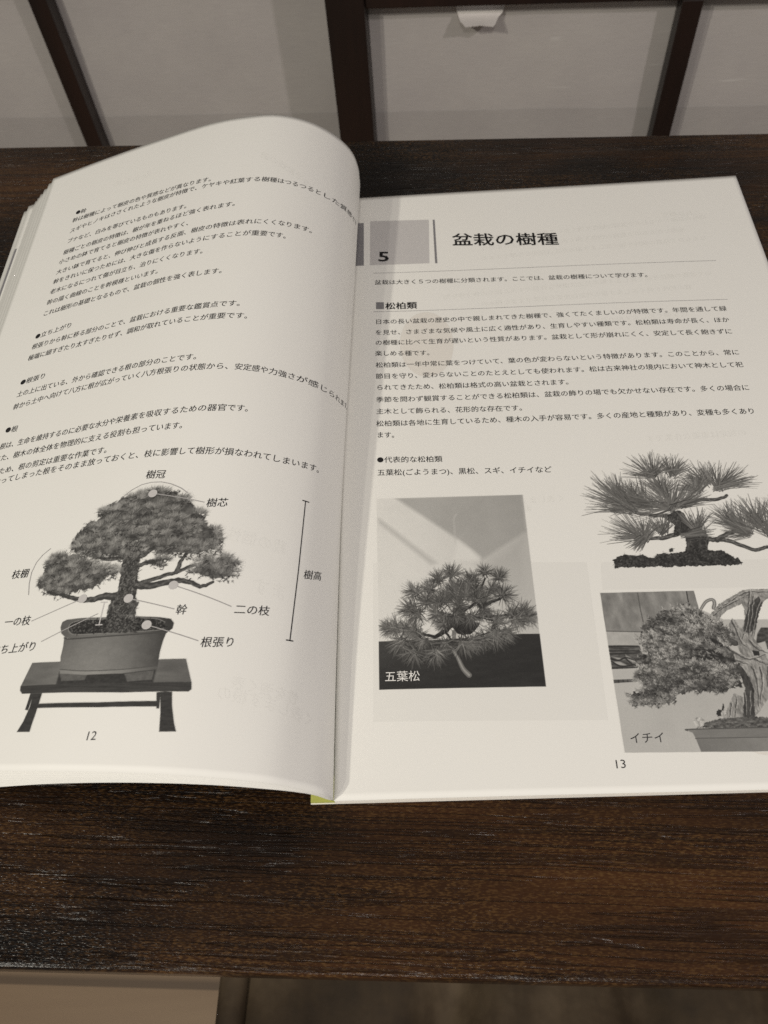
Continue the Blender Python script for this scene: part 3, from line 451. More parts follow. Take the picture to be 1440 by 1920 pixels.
"vbar":[[44.0,277.2,45.0,277.1,44.9,246.2,43.8,246.2]],"rule":[[14.3,241.7,173.2,237.1],[14.2,216.4,172.7,211.9]],"marker":[[15.4,222.5,19.1,222.2,19.1,217.8,15.4,218.0]],"ghost_rect":[[13.4,85.8,92.1,82.6,90.8,23.5,13.0,25.3],[97.2,82.4,157.3,81.0,154.4,69.9,96.2,71.1],[12.7,-22.1,12.9,-22.1,12.9,-22.2]],"ghost_line":[[154.7,271.3,173.8,270.8],[61.5,267.8,175.4,261.0],[66.1,259.7,164.0,254.4],
[65.6,253.0,172.5,247.7],[46.5,229.2,169.7,223.7],[63.2,220.9,158.9,217.7],[104.6,204.4,153.5,202.8],[28.1,111.0,87.8,109.4],[28.0,107.1,75.1,105.7],[123.4,138.2,163.2,137.2]],"page_corner":[[196.4,291.3],[195.4,276.4],[6.5,297.0]]},"ML":{"ghost_line":[[-148.3,272.7,-128.8,274.0],[-77.8,254.9,-53.3,269.4],[-59.5,77.6,-37.2,79.7],[-47.7,27.0,-24.3,29.1],[-51.4,21.6,-16.6,25.6],
[-47.4,61.5,-34.2,62.1]],"lower_bar":[[-191.6,269.8],[-191.0,240.1]]}}''')
book = empty('open_book', (0.0, 0.15, TOP - 0.003), 0.0, 'open softcover book showing pages 12 and 13 with bonsai photographs and Japanese text', 'book')
HP = 297.0
STEP = 3.0
def dense(P, k=6):
    P = np.asarray(P); Q = np.vstack([2 * P[0] - P[1], P, 2 * P[-1] - P[-2]]); out = []
    for i in range(1, len(Q) - 2):
        a, b, c, d = Q[i - 1:i + 3]
        t = np.linspace(0, 1, k, endpoint=False)[:, None]
        out.append(.5 * (2 * b + (c - a) * t + (2 * a - 5 * b + 4 * c - d) * t ** 2 + (3 * b - a - 3 * c + d) * t ** 3))
    out.append(P[-1:]); return np.vstack(out)
NT, FT, NB, FB = (dense(DATA[k]) for k in ('NT', 'FT', 'NB', 'FB'))
SS = np.arange(len(NT)) * (STEP / 6)
def leaf(q):
    """surface of a turned leaf: q = 0 is page 12 on top, q = 1 the lowest leaf of the left-hand stack"""
    n = NT * (1 - q) + NB * q; f = FT * (1 - q) + FB * q
    def S(s, y):
        s = np.asarray(s, float); y = np.asarray(y, float); t = y / HP; u = t + DATA['bl'] * t * (1 - t)
        a = np.stack([np.interp(s, SS, n[:, i]) for i in range(3)], -1); b = np.stack([np.interp(s, SS, f[:, i]) for i in range(3)], -1)
        P = (1 - u)[..., None] * a + u[..., None] * b
        P[..., 1] = (1 - t) * a[..., 1] + t * b[..., 1]
        return P
    return S
S12 = leaf(0.0)
def S_left(u, y, off=0.0, S=S12):
    """point off mm above the left page; u is negative leftwards from the spine"""
    s = -np.asarray(u, float); y = np.asarray(y, float)
    P = S(s, y)
    if np.any(off):
        ds = S(s + .4, y) - S(np.maximum(s - .4, 0), y); dy = S(s, y + .4) - S(s, y - .4)
        nrm = np.cross(dy, ds); nrm /= np.linalg.norm(nrm, axis=-1, keepdims=True)
        P = P + nrm * np.asarray(off)[..., None] if np.ndim(off) else P + nrm * off
    return P
def S_right(u, y, off=0.0):
    u = np.asarray(u, float); y = np.asarray(y, float)
    z = 0.45 * np.sin(u * .031 + .4) * np.sin(y * .019 + 1.0) * np.clip(u / 25, 0, 1)
    return np.stack([u, y, z + off], -1)

def sheet(name, fn, us, ys, thick, mat, parent):
    U, Y = np.meshgrid(us, ys); a = fn(U, Y, 0.0).reshape(-1, 3); b = fn(U, Y, -thick).reshape(-1, 3)
    nx, ny = len(us), len(ys); I = np.arange(nx * ny).reshape(ny, nx); n = nx * ny
    F = np.stack([I[:-1, :-1], I[:-1, 1:], I[1:, 1:], I[1:, :-1]], -1).reshape(-1, 4)
    G = (F + n)[:, ::-1]
    ring = np.r_[I[0, :], I[1:, -1], I[-1, -2::-1], I[-2:0:-1, 0]]; r2 = np.roll(ring, -1)
    E = np.stack([ring, ring + n, r2 + n, r2], -1)
    return mesh_obj(name, W(np.vstack([a, b])), np.vstack([F, G, E]), mat, parent, True)

ys = np.linspace(0, HP, 120)
# page 12 (top of the left-hand stack) and the leaves fanned out beneath it
WL = 185.0
page12 = sheet('page', S_left, -np.concatenate([np.arange(0, 60, 1.0), np.linspace(60, WL, 64)]), ys, 0.1, M_PAPER, book)
page12['label'] = 'left page 12 arching up from the spine'
for q, w in ((.16, 184.9), (.34, 184.6), (.50, 184.3), (.62, 183.9), (.72, 183.8), (.82, 185.9), (.91, 184.6), (1.0, 185.6)):
    Sq = leaf(q)
    lf = sheet('page', lambda u, y, off, Sq=Sq: S_left(u, y, off, Sq), -np.concatenate([np.arange(0.3, 60, 1.5), np.linspace(60, w, 50)]), np.linspace(0.1, HP, 70), 0.1, M_PAPER, book)
    lf['label'] = 'leaf fanned out beneath page 12'
    last = (Sq, lf)
    if q == .82: barleaf = (Sq, lf)
# page 13 and the block of leaves, spine strip and cover below it
WR = 196.2
page13 = sheet('page', S_right, np.linspace(0.15, WR, 100), ys, 0.1, M_PAPER, book)
page13['label'] = 'right page 13 lying flat'
def slab(x0, x1, y0, y1, z0, z1, name, mat, parent=book, bev=0.0):
    a, b = W((x0, y0, z0))[0], W((x1, y1, z1))[0]
    m = MB(); m.box(tuple(a - np.array(book.location)), tuple(b - np.array(book.location)))
    return m.obj(name, mat, parent, bev)
mbk = MB()
for k in range(9):
    z1 = -0.42 - k * .20; a = W((0.4, .15 * math.sin(k * 2.1) - .05, z1 - .17))[0] - np.array(book.location); b = W((WR + .25 * math.sin(k * 1.7), HP + .15 * math.sin(k * 2.9), z1))[0] - np.array(book.location)
    mbk.box(tuple(a), tuple(b))
mbk.obj('page_block', M_EDGE, book)
cov = slab(-7.6, WR + .3, -.3, HP + .3, -2.9, -2.55, 'cover', M_EDGE, book)
cov['label'] = 'thin card cover under the right page'
slab(-7.5, 0.3, 0.05, HP, -2.54, -1.3, 'spine_strip', M_GREEN, cov)['label'] = 'green strip along the spine'

# ---------------------------------------------------------------- printing: text
_cache = {}
def glyphs(body, bold):
    key = (body, bold)
    if key in _cache: return _cache[key]
    cu = bpy.data.curves.new('type_setting', 'FONT'); cu.body = body; cu.size = 1.0; cu.resolution_u = 2; cu.offset = 0.0
    o = bpy.data.objects.new('type_setting', cu); col.objects.link(o)
    dg = bpy.context.evaluated_depsgraph_get(); dg.update()
    me = bpy.data.meshes.new_from_object(o.evaluated_get(dg)); me.calc_loop_triangles()
    v = np.zeros(len(me.vertices) * 3); me.vertices.foreach_get('co', v); v = v.reshape(-1, 3)[:, :2]
    t = np.zeros(len(me.loop_triangles) * 3, dtype=np.int32); me.loop_triangles.foreach_get('vertices', t); t = t.reshape(-1, 3)
    tri = v[t]
    bpy.data.objects.remove(o); bpy.data.curves.remove(cu); bpy.data.meshes.remove(me)
    _cache[key] = tri; return tri
def split_long(tri, mx):
    for _ in range(8):
        d = np.linalg.norm(tri - np.roll(tri, -1, axis=1), axis=2); L = d.max(1); bad = L > mx
        if not bad.any(): break
        good = tri[~bad]; b = tri[bad]; k = d[bad].argmax(1); r = np.arange(len(b))
        p0, p1, p2 = b[r, k], b[r, (k + 1) % 3], b[r, (k + 2) % 3]; m = (p0 + p1) / 2
        tri = np.concatenate([good, np.stack([p0, m, p2], 1), np.stack([m, p1, p2], 1)])
    return tri
# the left page's lines crowd towards the outer margin: place of the n-th character along the line
GN = np.array([0, 19, 24, 28, 31, 35, 38, 42, 44, 46.]); GD = np.array([0, 54, 69, 81.9, 92.4, 105.3, 116.5, 138, 147, 152.])
def set_line(body, x0, y0, x1, y1, k, left):
    bold = {4: 0.020, 5: 0.024, 6: 0.03, 0: 0.009, 1: 0.006}.get(k, 0.0)
    tri = glyphs(body, bold).copy()
    wide = sum(1 for c in body if ord(c) > 255); n = len(body)
    adv = float(n) if wide == n else tri[..., 0].max() + 0.04
    L = math.hypot(x1 - x0, y1 - y0); cell = L / adv
    if left and k == 0: size = 3.34
    elif left and k == 1: size = 3.75
    elif k == 2: size = 3.9
    elif k == 6: size = 9.4
    elif k == 4: size = 9.3
    elif k in (5,): size = 4.7
    else: size = 3.36 if k == 0 else cell
    cy = {2: 0.34, 6: 0.34}.get(k, 0.38)
    X = tri[..., 0]; Y = (tri[..., 1] - cy) * size
    if k == 2: X = X - tri[..., 0].min(); X = X / X.max() * L
    elif left and k == 0:
        gn, gd = (GN, GD) if y0 > 125 else (np.array([0, 22, 28, 36, 42.]), np.array([0, 69.6, 88, 115, 138.]))
        X = np.interp(X, gn, gd) * (L / np.interp(adv, gn, gd))
    else: X = X * cell
    d = np.array([x1 - x0, y1 - y0]) / L
    rise = X * d[1]
    if left and k == 0 and -x1 < 35:      # lines bend upwards only where the leaf curls into the spine
        rise = (y1 - y0) * np.interp(X / L, [0, .14, .45, .74, .87, .94, 1.02], [0, .16, .22, .28, .40, .62, 1.05])
    elif left and k == 0 and -x1 < 95:
        rise = (y1 - y0) * np.clip((130 + x0 * 0 + (x0 + X * d[0])) / (130 + x1), 0, 1) ** 1.3
    out = np.stack([x0 + X * d[0], y0 + rise + Y], -1)
    if bold:                              # heavier weight: the same glyphs struck again a hair aside
        r = bold * size
        out = np.concatenate([out + np.array([a, b]) * r for a, b in (((-1, 0), (1, 0), (0, .7), (0, -.7), (-.7, .5), (.7, .5), (-.7, -.5), (.7, -.5)) if k > 1 else ((-1, 0), (1, 0), (0, 1)))])
    return out
def print_block(name, lines, left, mat, parent, off, label=None, mirror=False):
    tri = np.concatenate([set_line(*l, left) for l in lines])
    if mirror: a, b = lines[0][1], lines[0][3]; tri = tri * np.array([-1, 1]) + np.array([a + b, 0]); tri = tri[:, ::-1]
    tri = split_long(tri, 1.3 if left else 6.0)
    fn = S_left if left else S_right
    P = fn(tri[..., 0].ravel(), tri[..., 1].ravel(), off)
    if left:                       # keep every face turned to the reader
        pass
    o = mesh_obj(name, W(P), np.arange(len(P)).reshape(-1, 3), mat, parent)
    if label: o['label'] = label
    return o
TL, TRR = DATA['TL'], DATA['TR']
print_block('printed_text', [l for l in TL if l[5] == 0], True, M_INK, page12, .045)
print_block('diagram_text', [l for l in TL if l[5] == 1], True, M_INK, page12, .09)
print_block('page_number', [l for l in TL if l[5] == 2], True, M_INK, page12, .045)
print_block('printed_text', [l for l in TRR if l[5] == 0], False, M_INK, page13, .045)
print_block('heading', [l for l in TRR if l[5] == 4], False, M_INKB, page13, .045)
print_block('subheading', [l for l in TRR if l[5] == 5], False, M_INKB, page13, .045)
print_block('chapter_number', [l for l in TRR if l[5] == 6], False, M_INKB, page13, .09)
print_block('page_number', [l for l in TRR if l[5] == 2], False, M_INK, page13, .045)
print_block('caption', [l for l in TRR if l[5] == 7], False, M_WINK, page13, .09)
print_block('caption', [l for l in TRR if l[5] == 8], False, M_INK, page13, .09)

def pts(a): return np.asarray(a, float).reshape(-1, 2)
def flat_patch(name, polys, mat, left, parent, off, step=2.0):
    """printed patches given as quads in page millimetres"""
    V = []; F = []
    fn = S_left if left else S_right
    for q in polys:
        q = pts(q); nx = max(1, int(np.linalg.norm(q[1] - q[0]) / step)); ny = max(1, int(np.linalg.norm(q[3] - q[0]) / step))
        a, b = np.meshgrid(np.linspace(0, 1, nx + 1), np.linspace(0, 1, ny + 1)); a = a[..., None]; b = b[..., None]
        g = (1 - a) * (1 - b) * q[0] + a * (1 - b) * q[1] + a * b * q[2] + (1 - a) * b * q[3]
        g = g.reshape(-1, 2); base = sum(len(v) for v in V); V.append(fn(g[:, 0], g[:, 1], off))
        I = np.arange(len(g)).reshape(ny + 1, nx + 1) + base
        F.append(np.stack([I[:-1, :-1], I[1:, :-1], I[1:, 1:], I[:-1, 1:]], -1).reshape(-1, 4))
    return mesh_obj(name, W(np.vstack(V)), np.vstack(F), mat, parent)
def ribbon(pl, w):
    pl = pts(pl); out = []
    for a, b in zip(pl[:-1], pl[1:]):
        d = b - a; d = d / np.linalg.norm(d); n = np.array([-d[1], d[0]]) * w / 2; e = d * w * .3
        out.append(np.array([a - e - n, b + e - n, b + e + n, a - e + n]).ravel())
    return out
MR, ML = DATA['MR'], DATA['ML']
flat_patch('grey_square', MR['grey_square'], M_LGREY, False, page13, .04)
flat_patch('grey_bar', MR['dark_rect'], M_GREY, False, page13, .04)
flat_patch('heading_bar', MR['vbar'], M_GREY, False, page13, .04)
flat_patch('subheading_marker', MR['marker'], M_GREY, False, page13, .04)
flat_patch('ruled_line', sum((ribbon(r, .22) for r in MR['rule']), []), M_GREY, False, page13, .04)
for r in MR['ghost_rect'][:2]: flat_patch('show_through_photo', [r], M_GHOST, False, page13, .015)
def ghost(r, i, left, parent, sz):
    a, b = pts(r); n = max(2, int(np.hypot(*(b - a)) / sz)); src = 'これは樹形の基礎となるもので盆栽の個性を強く表します根の剪定は重要な作業ですまた樹木の体全体を物理的に支える役割'
    print_block('show_through_text', [[(src[i * 3:] + src)[:n], a[0], a[1], b[0], b[1], 9]], left, M_GHOST3 if left else M_GHOST2, parent, .02, None, True)
for i, r in enumerate(MR['ghost_line']): ghost(r, i, False, page13, 3.4)
for i, r in enumerate(ML['ghost_line']): ghost(r, i + 3, True, page12, 4.6)
lo, lp = barleaf
nb = 40
yy = np.linspace(226, 266, nb); pa = S_left(np.full(nb, -184.0), yy, .05, lo); pb = S_left(np.full(nb, -185.1), yy, .05, lo)
V = np.vstack([pa, pb]); F = np.array([[i, i + 1, nb + i + 1, nb + i] for i in range(nb - 1)])
mesh_obj('grey_bar', W(V), F, M_GREY, lp)

# ---------------------------------------------------------------- printing: the photographs, drawn in tone on a fine grid
class Canvas:
    def __init__(s, x0, y0, x1, y1, q):
        s.q = q; s.x0, s.y0 = x0, y0; s.nx = int((x1 - x0) * q) + 1; s.ny = int((y1 - y0) * q) + 1
        s.v = np.ones((s.ny, s.nx)); s.a = np.zeros((s.ny, s.nx))
        gx, gy = np.meshgrid(np.arange(s.nx), np.arange(s.ny)); s.X = x0 + gx / q; s.Y = y0 + gy / q
    def win(s, lo, hi):
        i0 = max(0, int((lo[0] - s.x0) * s.q)); i1 = min(s.nx, int((hi[0] - s.x0) * s.q) + 2)
        j0 = max(0, int((lo[1] - s.y0) * s.q)); j1 = min(s.ny, int((hi[1] - s.y0) * s.q) + 2)
        return (slice(j0, j1), slice(i0, i1)) if i1 > i0 and j1 > j0 else None
    def put(s, w, cov, val):
        cov = np.clip(cov, 0, 1); s.v[w] = s.v[w] * (1 - cov) + val * cov; s.a[w] = np.maximum(s.a[w], cov)
    def mask(s, poly, soft=0.0, jag=0.0, jf=2.0, seed=0):
        P = pts(poly); pad = 1 + soft; w = s.win(P.min(0) - pad, P.max(0) + pad)
        if w is None: return None, None
        X, Y = s.X[w], s.Y[w]
        if jag:
            X = X + jag * (fbm(s.X[w] * jf, s.Y[w] * jf, 3, seed) - .5) * 2; Y = Y + jag * (fbm(s.X[w] * jf, s.Y[w] * jf, 3, seed + 9) - .5) * 2
        ins = np.zeros(X.shape, bool); dmin = np.full(X.shape, 1e9); n = len(P)
        for i in range(n):
            a, b = P[i], P[(i + 1) % n]
            if a[1] != b[1]:
                c = (Y > min(a[1], b[1])) & (Y <= max(a[1], b[1])) & (X < (b[0] - a[0]) * (Y - a[1]) / (b[1] - a[1]) + a[0]); ins ^= c
            d = b - a; L2 = d @ d + 1e-9; t = np.clip(((X - a[0]) * d[0] + (Y - a[1]) * d[1]) / L2, 0, 1)
            dmin = np.minimum(dmin, (X - a[0] - t * d[0]) ** 2 + (Y - a[1] - t * d[1]) ** 2)
        sd = np.sqrt(dmin) * np.where(ins, 1, -1)
        return w, np.clip(.5 + sd * s.q / (1 + soft * s.q), 0, 1)
    def poly(s, poly, val, soft=0.0, jag=0.0, jf=2.0, alpha=1.0, tex=None, seed=0):
        w, m = s.mask(poly, soft, jag, jf, seed)
        if w is None: return
        v = val if tex is None else val + tex(s.X[w], s.Y[w])
        if callable(val): v = val(s.X[w], s.Y[w])
        s.put(w, m * alpha, v)
    def stroke(s, P, w0, w1, val, alpha=1.0):
        P = pts(P); n = len(P) - 1
        for i in range(n):
            a, b = P[i], P[i + 1]; wa = w0 + (w1 - w0) * i / n; wb = w0 + (w1 - w0) * (i + 1) / n; r = max(wa, wb) / 2 + .3
            w = s.win(np.minimum(a, b) - r, np.maximum(a, b) + r)
            if w is None: continue
            X, Y = s.X[w], s.Y[w]; d = b - a; L2 = d @ d + 1e-9; t = np.clip(((X - a[0]) * d[0] + (Y - a[1]) * d[1]) / L2, 0, 1)
            D = np.hypot(X - a[0] - t * d[0], Y - a[1] - t * d[1]); hw = (wa + (wb - wa) * t) / 2
            thin = np.minimum(1, hw * 2 * s.q); s.put(w, np.clip(.5 + (hw - D) * s.q, 0, 1) * thin * alpha, val)
    def smooth_line(s, P, w0, w1, val, alpha=1.0, wob=0.0):
        P = pts(P); Q = dense(np.hstack([P, np.zeros((len(P), 1))]), 5)[:, :2]
        if wob: Q = Q + rng.normal(size=Q.shape) * wob
        s.stroke(Q, w0, w1, val, alpha)
_tab = np.random.default_rng(3).random((257, 257))
def vnoise(x, y, seed=0):
    x = x + seed * 17.3; y = y + seed * 5.7
    xi = np.floor(x).astype(int); yi = np.floor(y).astype(int); fx = x - xi; fy = y - yi
    fx = fx * fx * (3 - 2 * fx); fy = fy * fy * (3 - 2 * fy)
    g = lambda a, b: _tab[a % 257, b % 257]
    return (g(xi, yi) * (1 - fx) + g(xi + 1, yi) * fx) * (1 - fy) + (g(xi, yi + 1) * (1 - fx) + g(xi + 1, yi + 1) * fx) * fy
def fbm(x, y, o=4, seed=0):
    r = 0; a = .5; t = 0
    for i in range(o): r = r + a * vnoise(x * 2 ** i, y * 2 ** i, seed + i); t += a; a *= .55
    return r / t
def inside(P, x, y):
    P = pts(P); ins = False; n = len(P)
    for i in range(n):
        a, b = P[i], P[(i + 1) % n]
        if (a[1] > y) != (b[1] > y) and x < (b[0] - a[0]) * (y - a[1]) / (b[1] - a[1]) + a[0]: ins = not ins
    return ins
def scatter(P, n):
    P = pts(P); lo, hi = P.min(0), P.max(0); out = []
    while len(out) < n:
        p = lo + rng.random(2) * (hi - lo)
        if inside(P, *p): out.append(p)
    return np.array(out)
def needle(c, p, ang, L, w, val, bend=0.0):
    a = math.radians(ang); m = p + np.array([math.cos(a), math.sin(a)]) * L * .55; a2 = math.radians(ang + bend)
    e = m + np.array([math.cos(a2), math.sin(a2)]) * L * .45
    c.stroke([p, m, e], w, w * .45, val)
def emit(c, name, left, parent, off):
    keep = c.a > 0.03
    fc = keep[:-1, :-1] | keep[1:, :-1] | keep[:-1, 1:] | keep[1:, 1:]
    J, I = np.nonzero(fc); idx = np.arange(c.nx * c.ny).reshape(c.ny, c.nx)
    F = np.stack([idx[J, I], idx[J, I + 1], idx[J + 1, I + 1], idx[J + 1, I]], -1)
    used = np.unique(F); remap = np.full(c.nx * c.ny, -1); remap[used] = np.arange(len(used)); F = remap[F]
    u, y = c.X.ravel()[used], c.Y.ravel()[used]
    P = (S_left if left else S_right)(u, y, off)
    v = c.v + rng.normal(size=c.v.shape) * .012
    tone = np.clip(np.where(c.a > .03, v * c.a + 1 - c.a, 1.0), 0.0, 1.0).ravel()[used] ** 2.42
    o = mesh_obj(name, W(P), F, M_PHOTO, parent, True)
    if len(o.data.vertices) != len(tone): print('tone size', name, len(o.data.vertices), len(tone))
    at = o.data.attributes.new('tone', 'FLOAT', 'POINT'); at.data.foreach_set('value', tone.astype(np.float32))
    return o

# --- page 12: bonsai pine in a pot on a stand, cut out on white, with callout dots and lines
A = DATA['A']; q = 6.0
allp = np.vstack([pts(p) for k in ('pad', 'stand_edge', 'leg', 'pot_rim', 'line', 'arc') for p in A[k]])
c = Canvas(*(allp.min(0) - 5), *(allp.max(0) + 5), q)
bark = lambda X, Y: .34 * (fbm(X * 1.7, Y * 1.1, 4, 3) - .5) + .22 * (fbm(X * 4, Y * 3, 2, 5) - .5)
for p in A['leg']: c.poly(p, .27, tex=lambda X, Y: .10 * (fbm(X * .5, Y * 2, 3) - .5))
c.poly(A['stand_top'][0], lambda X, Y: .50 + .10 * (fbm(X * .15, Y * .6, 3) - .5) + .05 * np.sin(X * .12))
for p in A['stand_dark']: c.poly(p, .26, soft=.6, tex=lambda X, Y: .1 * (fbm(X, Y * 2, 3) - .5))
c.poly(A['stand_edge'][0], .29, tex=lambda X, Y: .12 * (fbm(X * .2, Y * 3, 3) - .5))
for p in A['pot_foot']: c.poly(p, .43, soft=.1, tex=lambda X, Y: .10 * (fbm(X, Y, 3) - .5))
P = pts(A['pot_body'][0]); xm, xM = P[:, 0].min(), P[:, 0].max(); yM, ym = P[:, 1].max(), P[:, 1].min()
potv = lambda X, Y: .47 + .12 * np.sin(np.clip((X - xm) / (xM - xm), 0, 1) * 3.0 + .3) - .10 * np.clip((X - xm) / (xM - xm), 0, 1) ** 3 + .05 * (fbm(X * .5, Y * .8, 4) - .5) - .05 * (Y - ym) / (yM - ym)
c.poly(A['pot_body'][0], potv)
c.poly(A['pot_band'][0], lambda X, Y: potv(X, Y) + .05); c.smooth_line(A['pot_band'][0][:8], .25, .25, .36); 
c.poly(A['pot_rim'][0], lambda X, Y: potv(X, Y) - .02); c.smooth_line(A['pot_body'][0][:8], .5, .4, .33)
c.poly(A['soil'][0], .22, tex=lambda X, Y: .34 * (fbm(X * 2, Y * 2, 4, 8) - .5))
c.smooth_line(A['soil'][0][14:] + A['soil'][0][:14], .2, .2, .62)
for i, b in enumerate(A['branch']): c.smooth_line(b, 2.8 if i < 2 else 1.7, 1.0, .30, wob=.12); c.smooth_line(b, 1.0, .3, .48, .5, wob=.3)
c.poly(A['trunk'][0], .34, jag=.5, jf=1.0, tex=bark)
for k, pad in enumerate(A['pad']):
    P = pts(pad); lo, hi = P.min(0), P.max(0); area = abs(np.sum(P[:, 0] * np.roll(P[:, 1], -1) - P[:, 1] * np.roll(P[:, 0], -1))) / 2
    dens = .5 if k in (7, 11) else 1.0
    c.poly(pad, lambda X, Y: .27 + .30 * (fbm(X * .9, Y * .9, 4, 4) - .5), jag=1.6, jf=.7, alpha=.9 if dens == 1 else .35, soft=.6)
    for p in scatter(P, int(area * .5)):
        needle(c, p, rng.uniform(0, 360), rng.uniform(1.0, 2.4), rng.uniform(.2, .5), rng.uniform(.18, .32))
clumps = []
for k, pad in enumerate(A['pad']):
    P = pts(pad); lo, hi = P.min(0), P.max(0); area = abs(np.sum(P[:, 0] * np.roll(P[:, 1], -1) - P[:, 1] * np.roll(P[:, 0], -1))) / 2
    for p in scatter(P, max(4, int(area * (.085 if k in (7, 11) else .17)))): clumps.append((p, (p[0] - lo[0]) / (hi[0] - lo[0]) - .5))
for p, side in sorted(clumps, key=lambda t: -t[0][1] + rng.normal() * 3):
    r = rng.uniform(1.7, 3.0); b = rng.normal() * .045
    for j in range(14):                    # shaded underside of the tuft
        a = rng.uniform(0, 2 * math.pi); q_ = p + np.array([math.cos(a) * r * .8, math.sin(a) * r * .45 - r * .35])
        needle(c, q_, rng.uniform(160, 380), rng.uniform(.5, 1.2), rng.uniform(.2, .4), rng.uniform(.21, .33))
    for j in range(int(34 * r)):
        a = rng.uniform(-25, 205); d = np.array([math.cos(math.radians(a)), math.sin(math.radians(a))]); q_ = p + d * np.array([r * .75, r * .45]) * rng.random()
        up = max(0.0, d[1]); needle(c, q_, a * .6 + 36 - side * 45 + rng.normal() * 16, rng.uniform(1.0, 2.2), rng.uniform(.13, .22), np.clip(.385 + .19 * up + b + rng.normal() * .08, .2, .70), rng.uniform(-12, 12))
c.poly(A['trunk'][0], .33, jag=.5, jf=1.0, tex=bark, alpha=.35)
for p in scatter(A['trunk'][0], 420):
    c.stroke([p, p + rng.normal(size=2) * np.array([.5, .6])], rng.uniform(.2, .5), .2, rng.choice([.20, .24, .5, .58]), .8)
for p in scatter(A['soil'][0], 500): c.stroke([p, p + rng.normal(size=2) * .3], rng.uniform(.2, .5), .2, rng.choice([.14, .2, .4, .5]), .8)
photo12 = emit(c, 'printed_photograph', True, page12, .04); photo12['label'] = 'bonsai pine on a low stand cut out on white'
for l in A['line'] + A['arc']: flat_patch('callout_line', ribbon(l, .32), M_MGREY, True, page12, .07, 1.0)
flat_patch('height_bar', sum((ribbon(l, .42) for l in A['bar']), []), M_INKB, True, page12, .07, 1.0)
flat_patch('callout_bracket', sum((ribbon(l, .36) for l in A['white_bar']), []), M_LGREY, True, page12, .075, 1.0)
for d in A['dot']:
    d = pts(d)[0]; a = np.linspace(0, 2 * np.pi, 28, endpoint=False)
    g = np.vstack([[d], d + 1.55 * np.stack([np.cos(a), np.sin(a)], -1)])
    mesh_obj('callout_dot', W(S_left(g[:, 0], g[:, 1], .085)), np.array([[0, 1 + i, 1 + (i + 1) % 28] for i in range(28)]), M_LGREY, page12)

# --- page 13, left photograph: needle tufts against a lit wall
P1 = DATA['P1']; fr = pts(P1['frame'][0]); c = Canvas(*(fr.min(0) - .5), *(fr.max(0) + .5), q)
xa, xb, ya, yb_ = fr[:, 0].min(), fr[:, 0].max(), fr[:, 1].min(), fr[:, 1].max()
c.poly(P1['frame'][0], lambda X, Y: .945 - .12 * np.clip((X - xa) / (xb - xa) * 1.25 - .35, 0, 1) - .03 * (fbm(X * .12, Y * .12, 3) - .5))
c.poly(P1['sky_dark'][0], lambda X, Y: .765 - .06 * np.clip((X - xa) / (xb - xa), 0, 1) + .04 * (fbm(X * .15, Y * .15, 3) - .5), soft=1.6, alpha=.95)
c.poly(P1['right_dark'][0], lambda X, Y: .72 + .0 * X + .10 * np.clip((yb_ - 18 - Y) / 40, 0, 1), soft=9.0, alpha=.75)
c.poly(P1['bright'][0], .95, soft=2.2, alpha=.8); c.poly(P1['strip'][0], .80, soft=1.6, alpha=.75); c.smooth_line(P1['ray'][0], 1.0, .8, .84, .2)
c.poly(P1['table'][0], lambda X, Y: .245 + .11 * np.clip(1 - (X - xa) / 45, 0, 1) * np.clip((Y - ya) / 22, 0, 1) + .05 * (fbm(X * .2, Y * .8, 4) - .5) - .02)
c.poly(P1['stone'][0], .55, tex=lambda X, Y: .12 * (fbm(X, Y, 3) - .5))
for i, b in enumerate(P1['branch']): c.smooth_line(b, 1.5, .6, .20, wob=.1)
c.poly(P1['trunk'][0], .20, jag=.35, jf=1.0, tex=lambda X, Y: .12 * (fbm(X * 2, Y * 2, 3) - .5))
c.smooth_line(P1['root'][0], 1.0, 1.9, .50); c.smooth_line(P1['root'][0], .4, .7, .66)
T1 = sorted(DATA['T1'] + [[44.0, 67.0, 5.0, 95], [48.0, 62.5, 5.5, 285], [39.5, 62.5, 5.2, 240], [50.5, 68.5, 5.0, 50], [37.0, 68.0, 5.0, 150], [46.5, 73.5, 5.0, 75], [43.0, 63.5, 4.6, 270], [52.5, 64.5, 5.2, 320], [41.0, 71.0, 4.6, 130]], key=lambda t: (t[1] < 62, -t[1]))
for x, y, r, d in T1:
    p = np.array([x, y]); base = .40 if y > 62 else .44
    for j in range(26): needle(c, p + rng.normal(size=2) * r * .12, rng.uniform(0, 360), r * rng.uniform(.3, .7), .3, rng.uniform(.20, .33))
    for j in range(95):
        a = d + rng.normal() * 62; L = r * rng.uniform(.65, 1.12)
        needle(c, p + rng.normal(size=2) * r * .10, a, L, rng.uniform(.16, .26), np.clip(base + rng.normal() * .11, .2, .72), rng.uniform(-14, 14))
m, _ = c.mask(P1['frame'][0]); full = np.zeros_like(c.a); full[m] = _; c.a = full
emit(c, 'printed_photograph', False, page13, .04)['label'] = 'five needle pine photograph with dark table and lit wall'

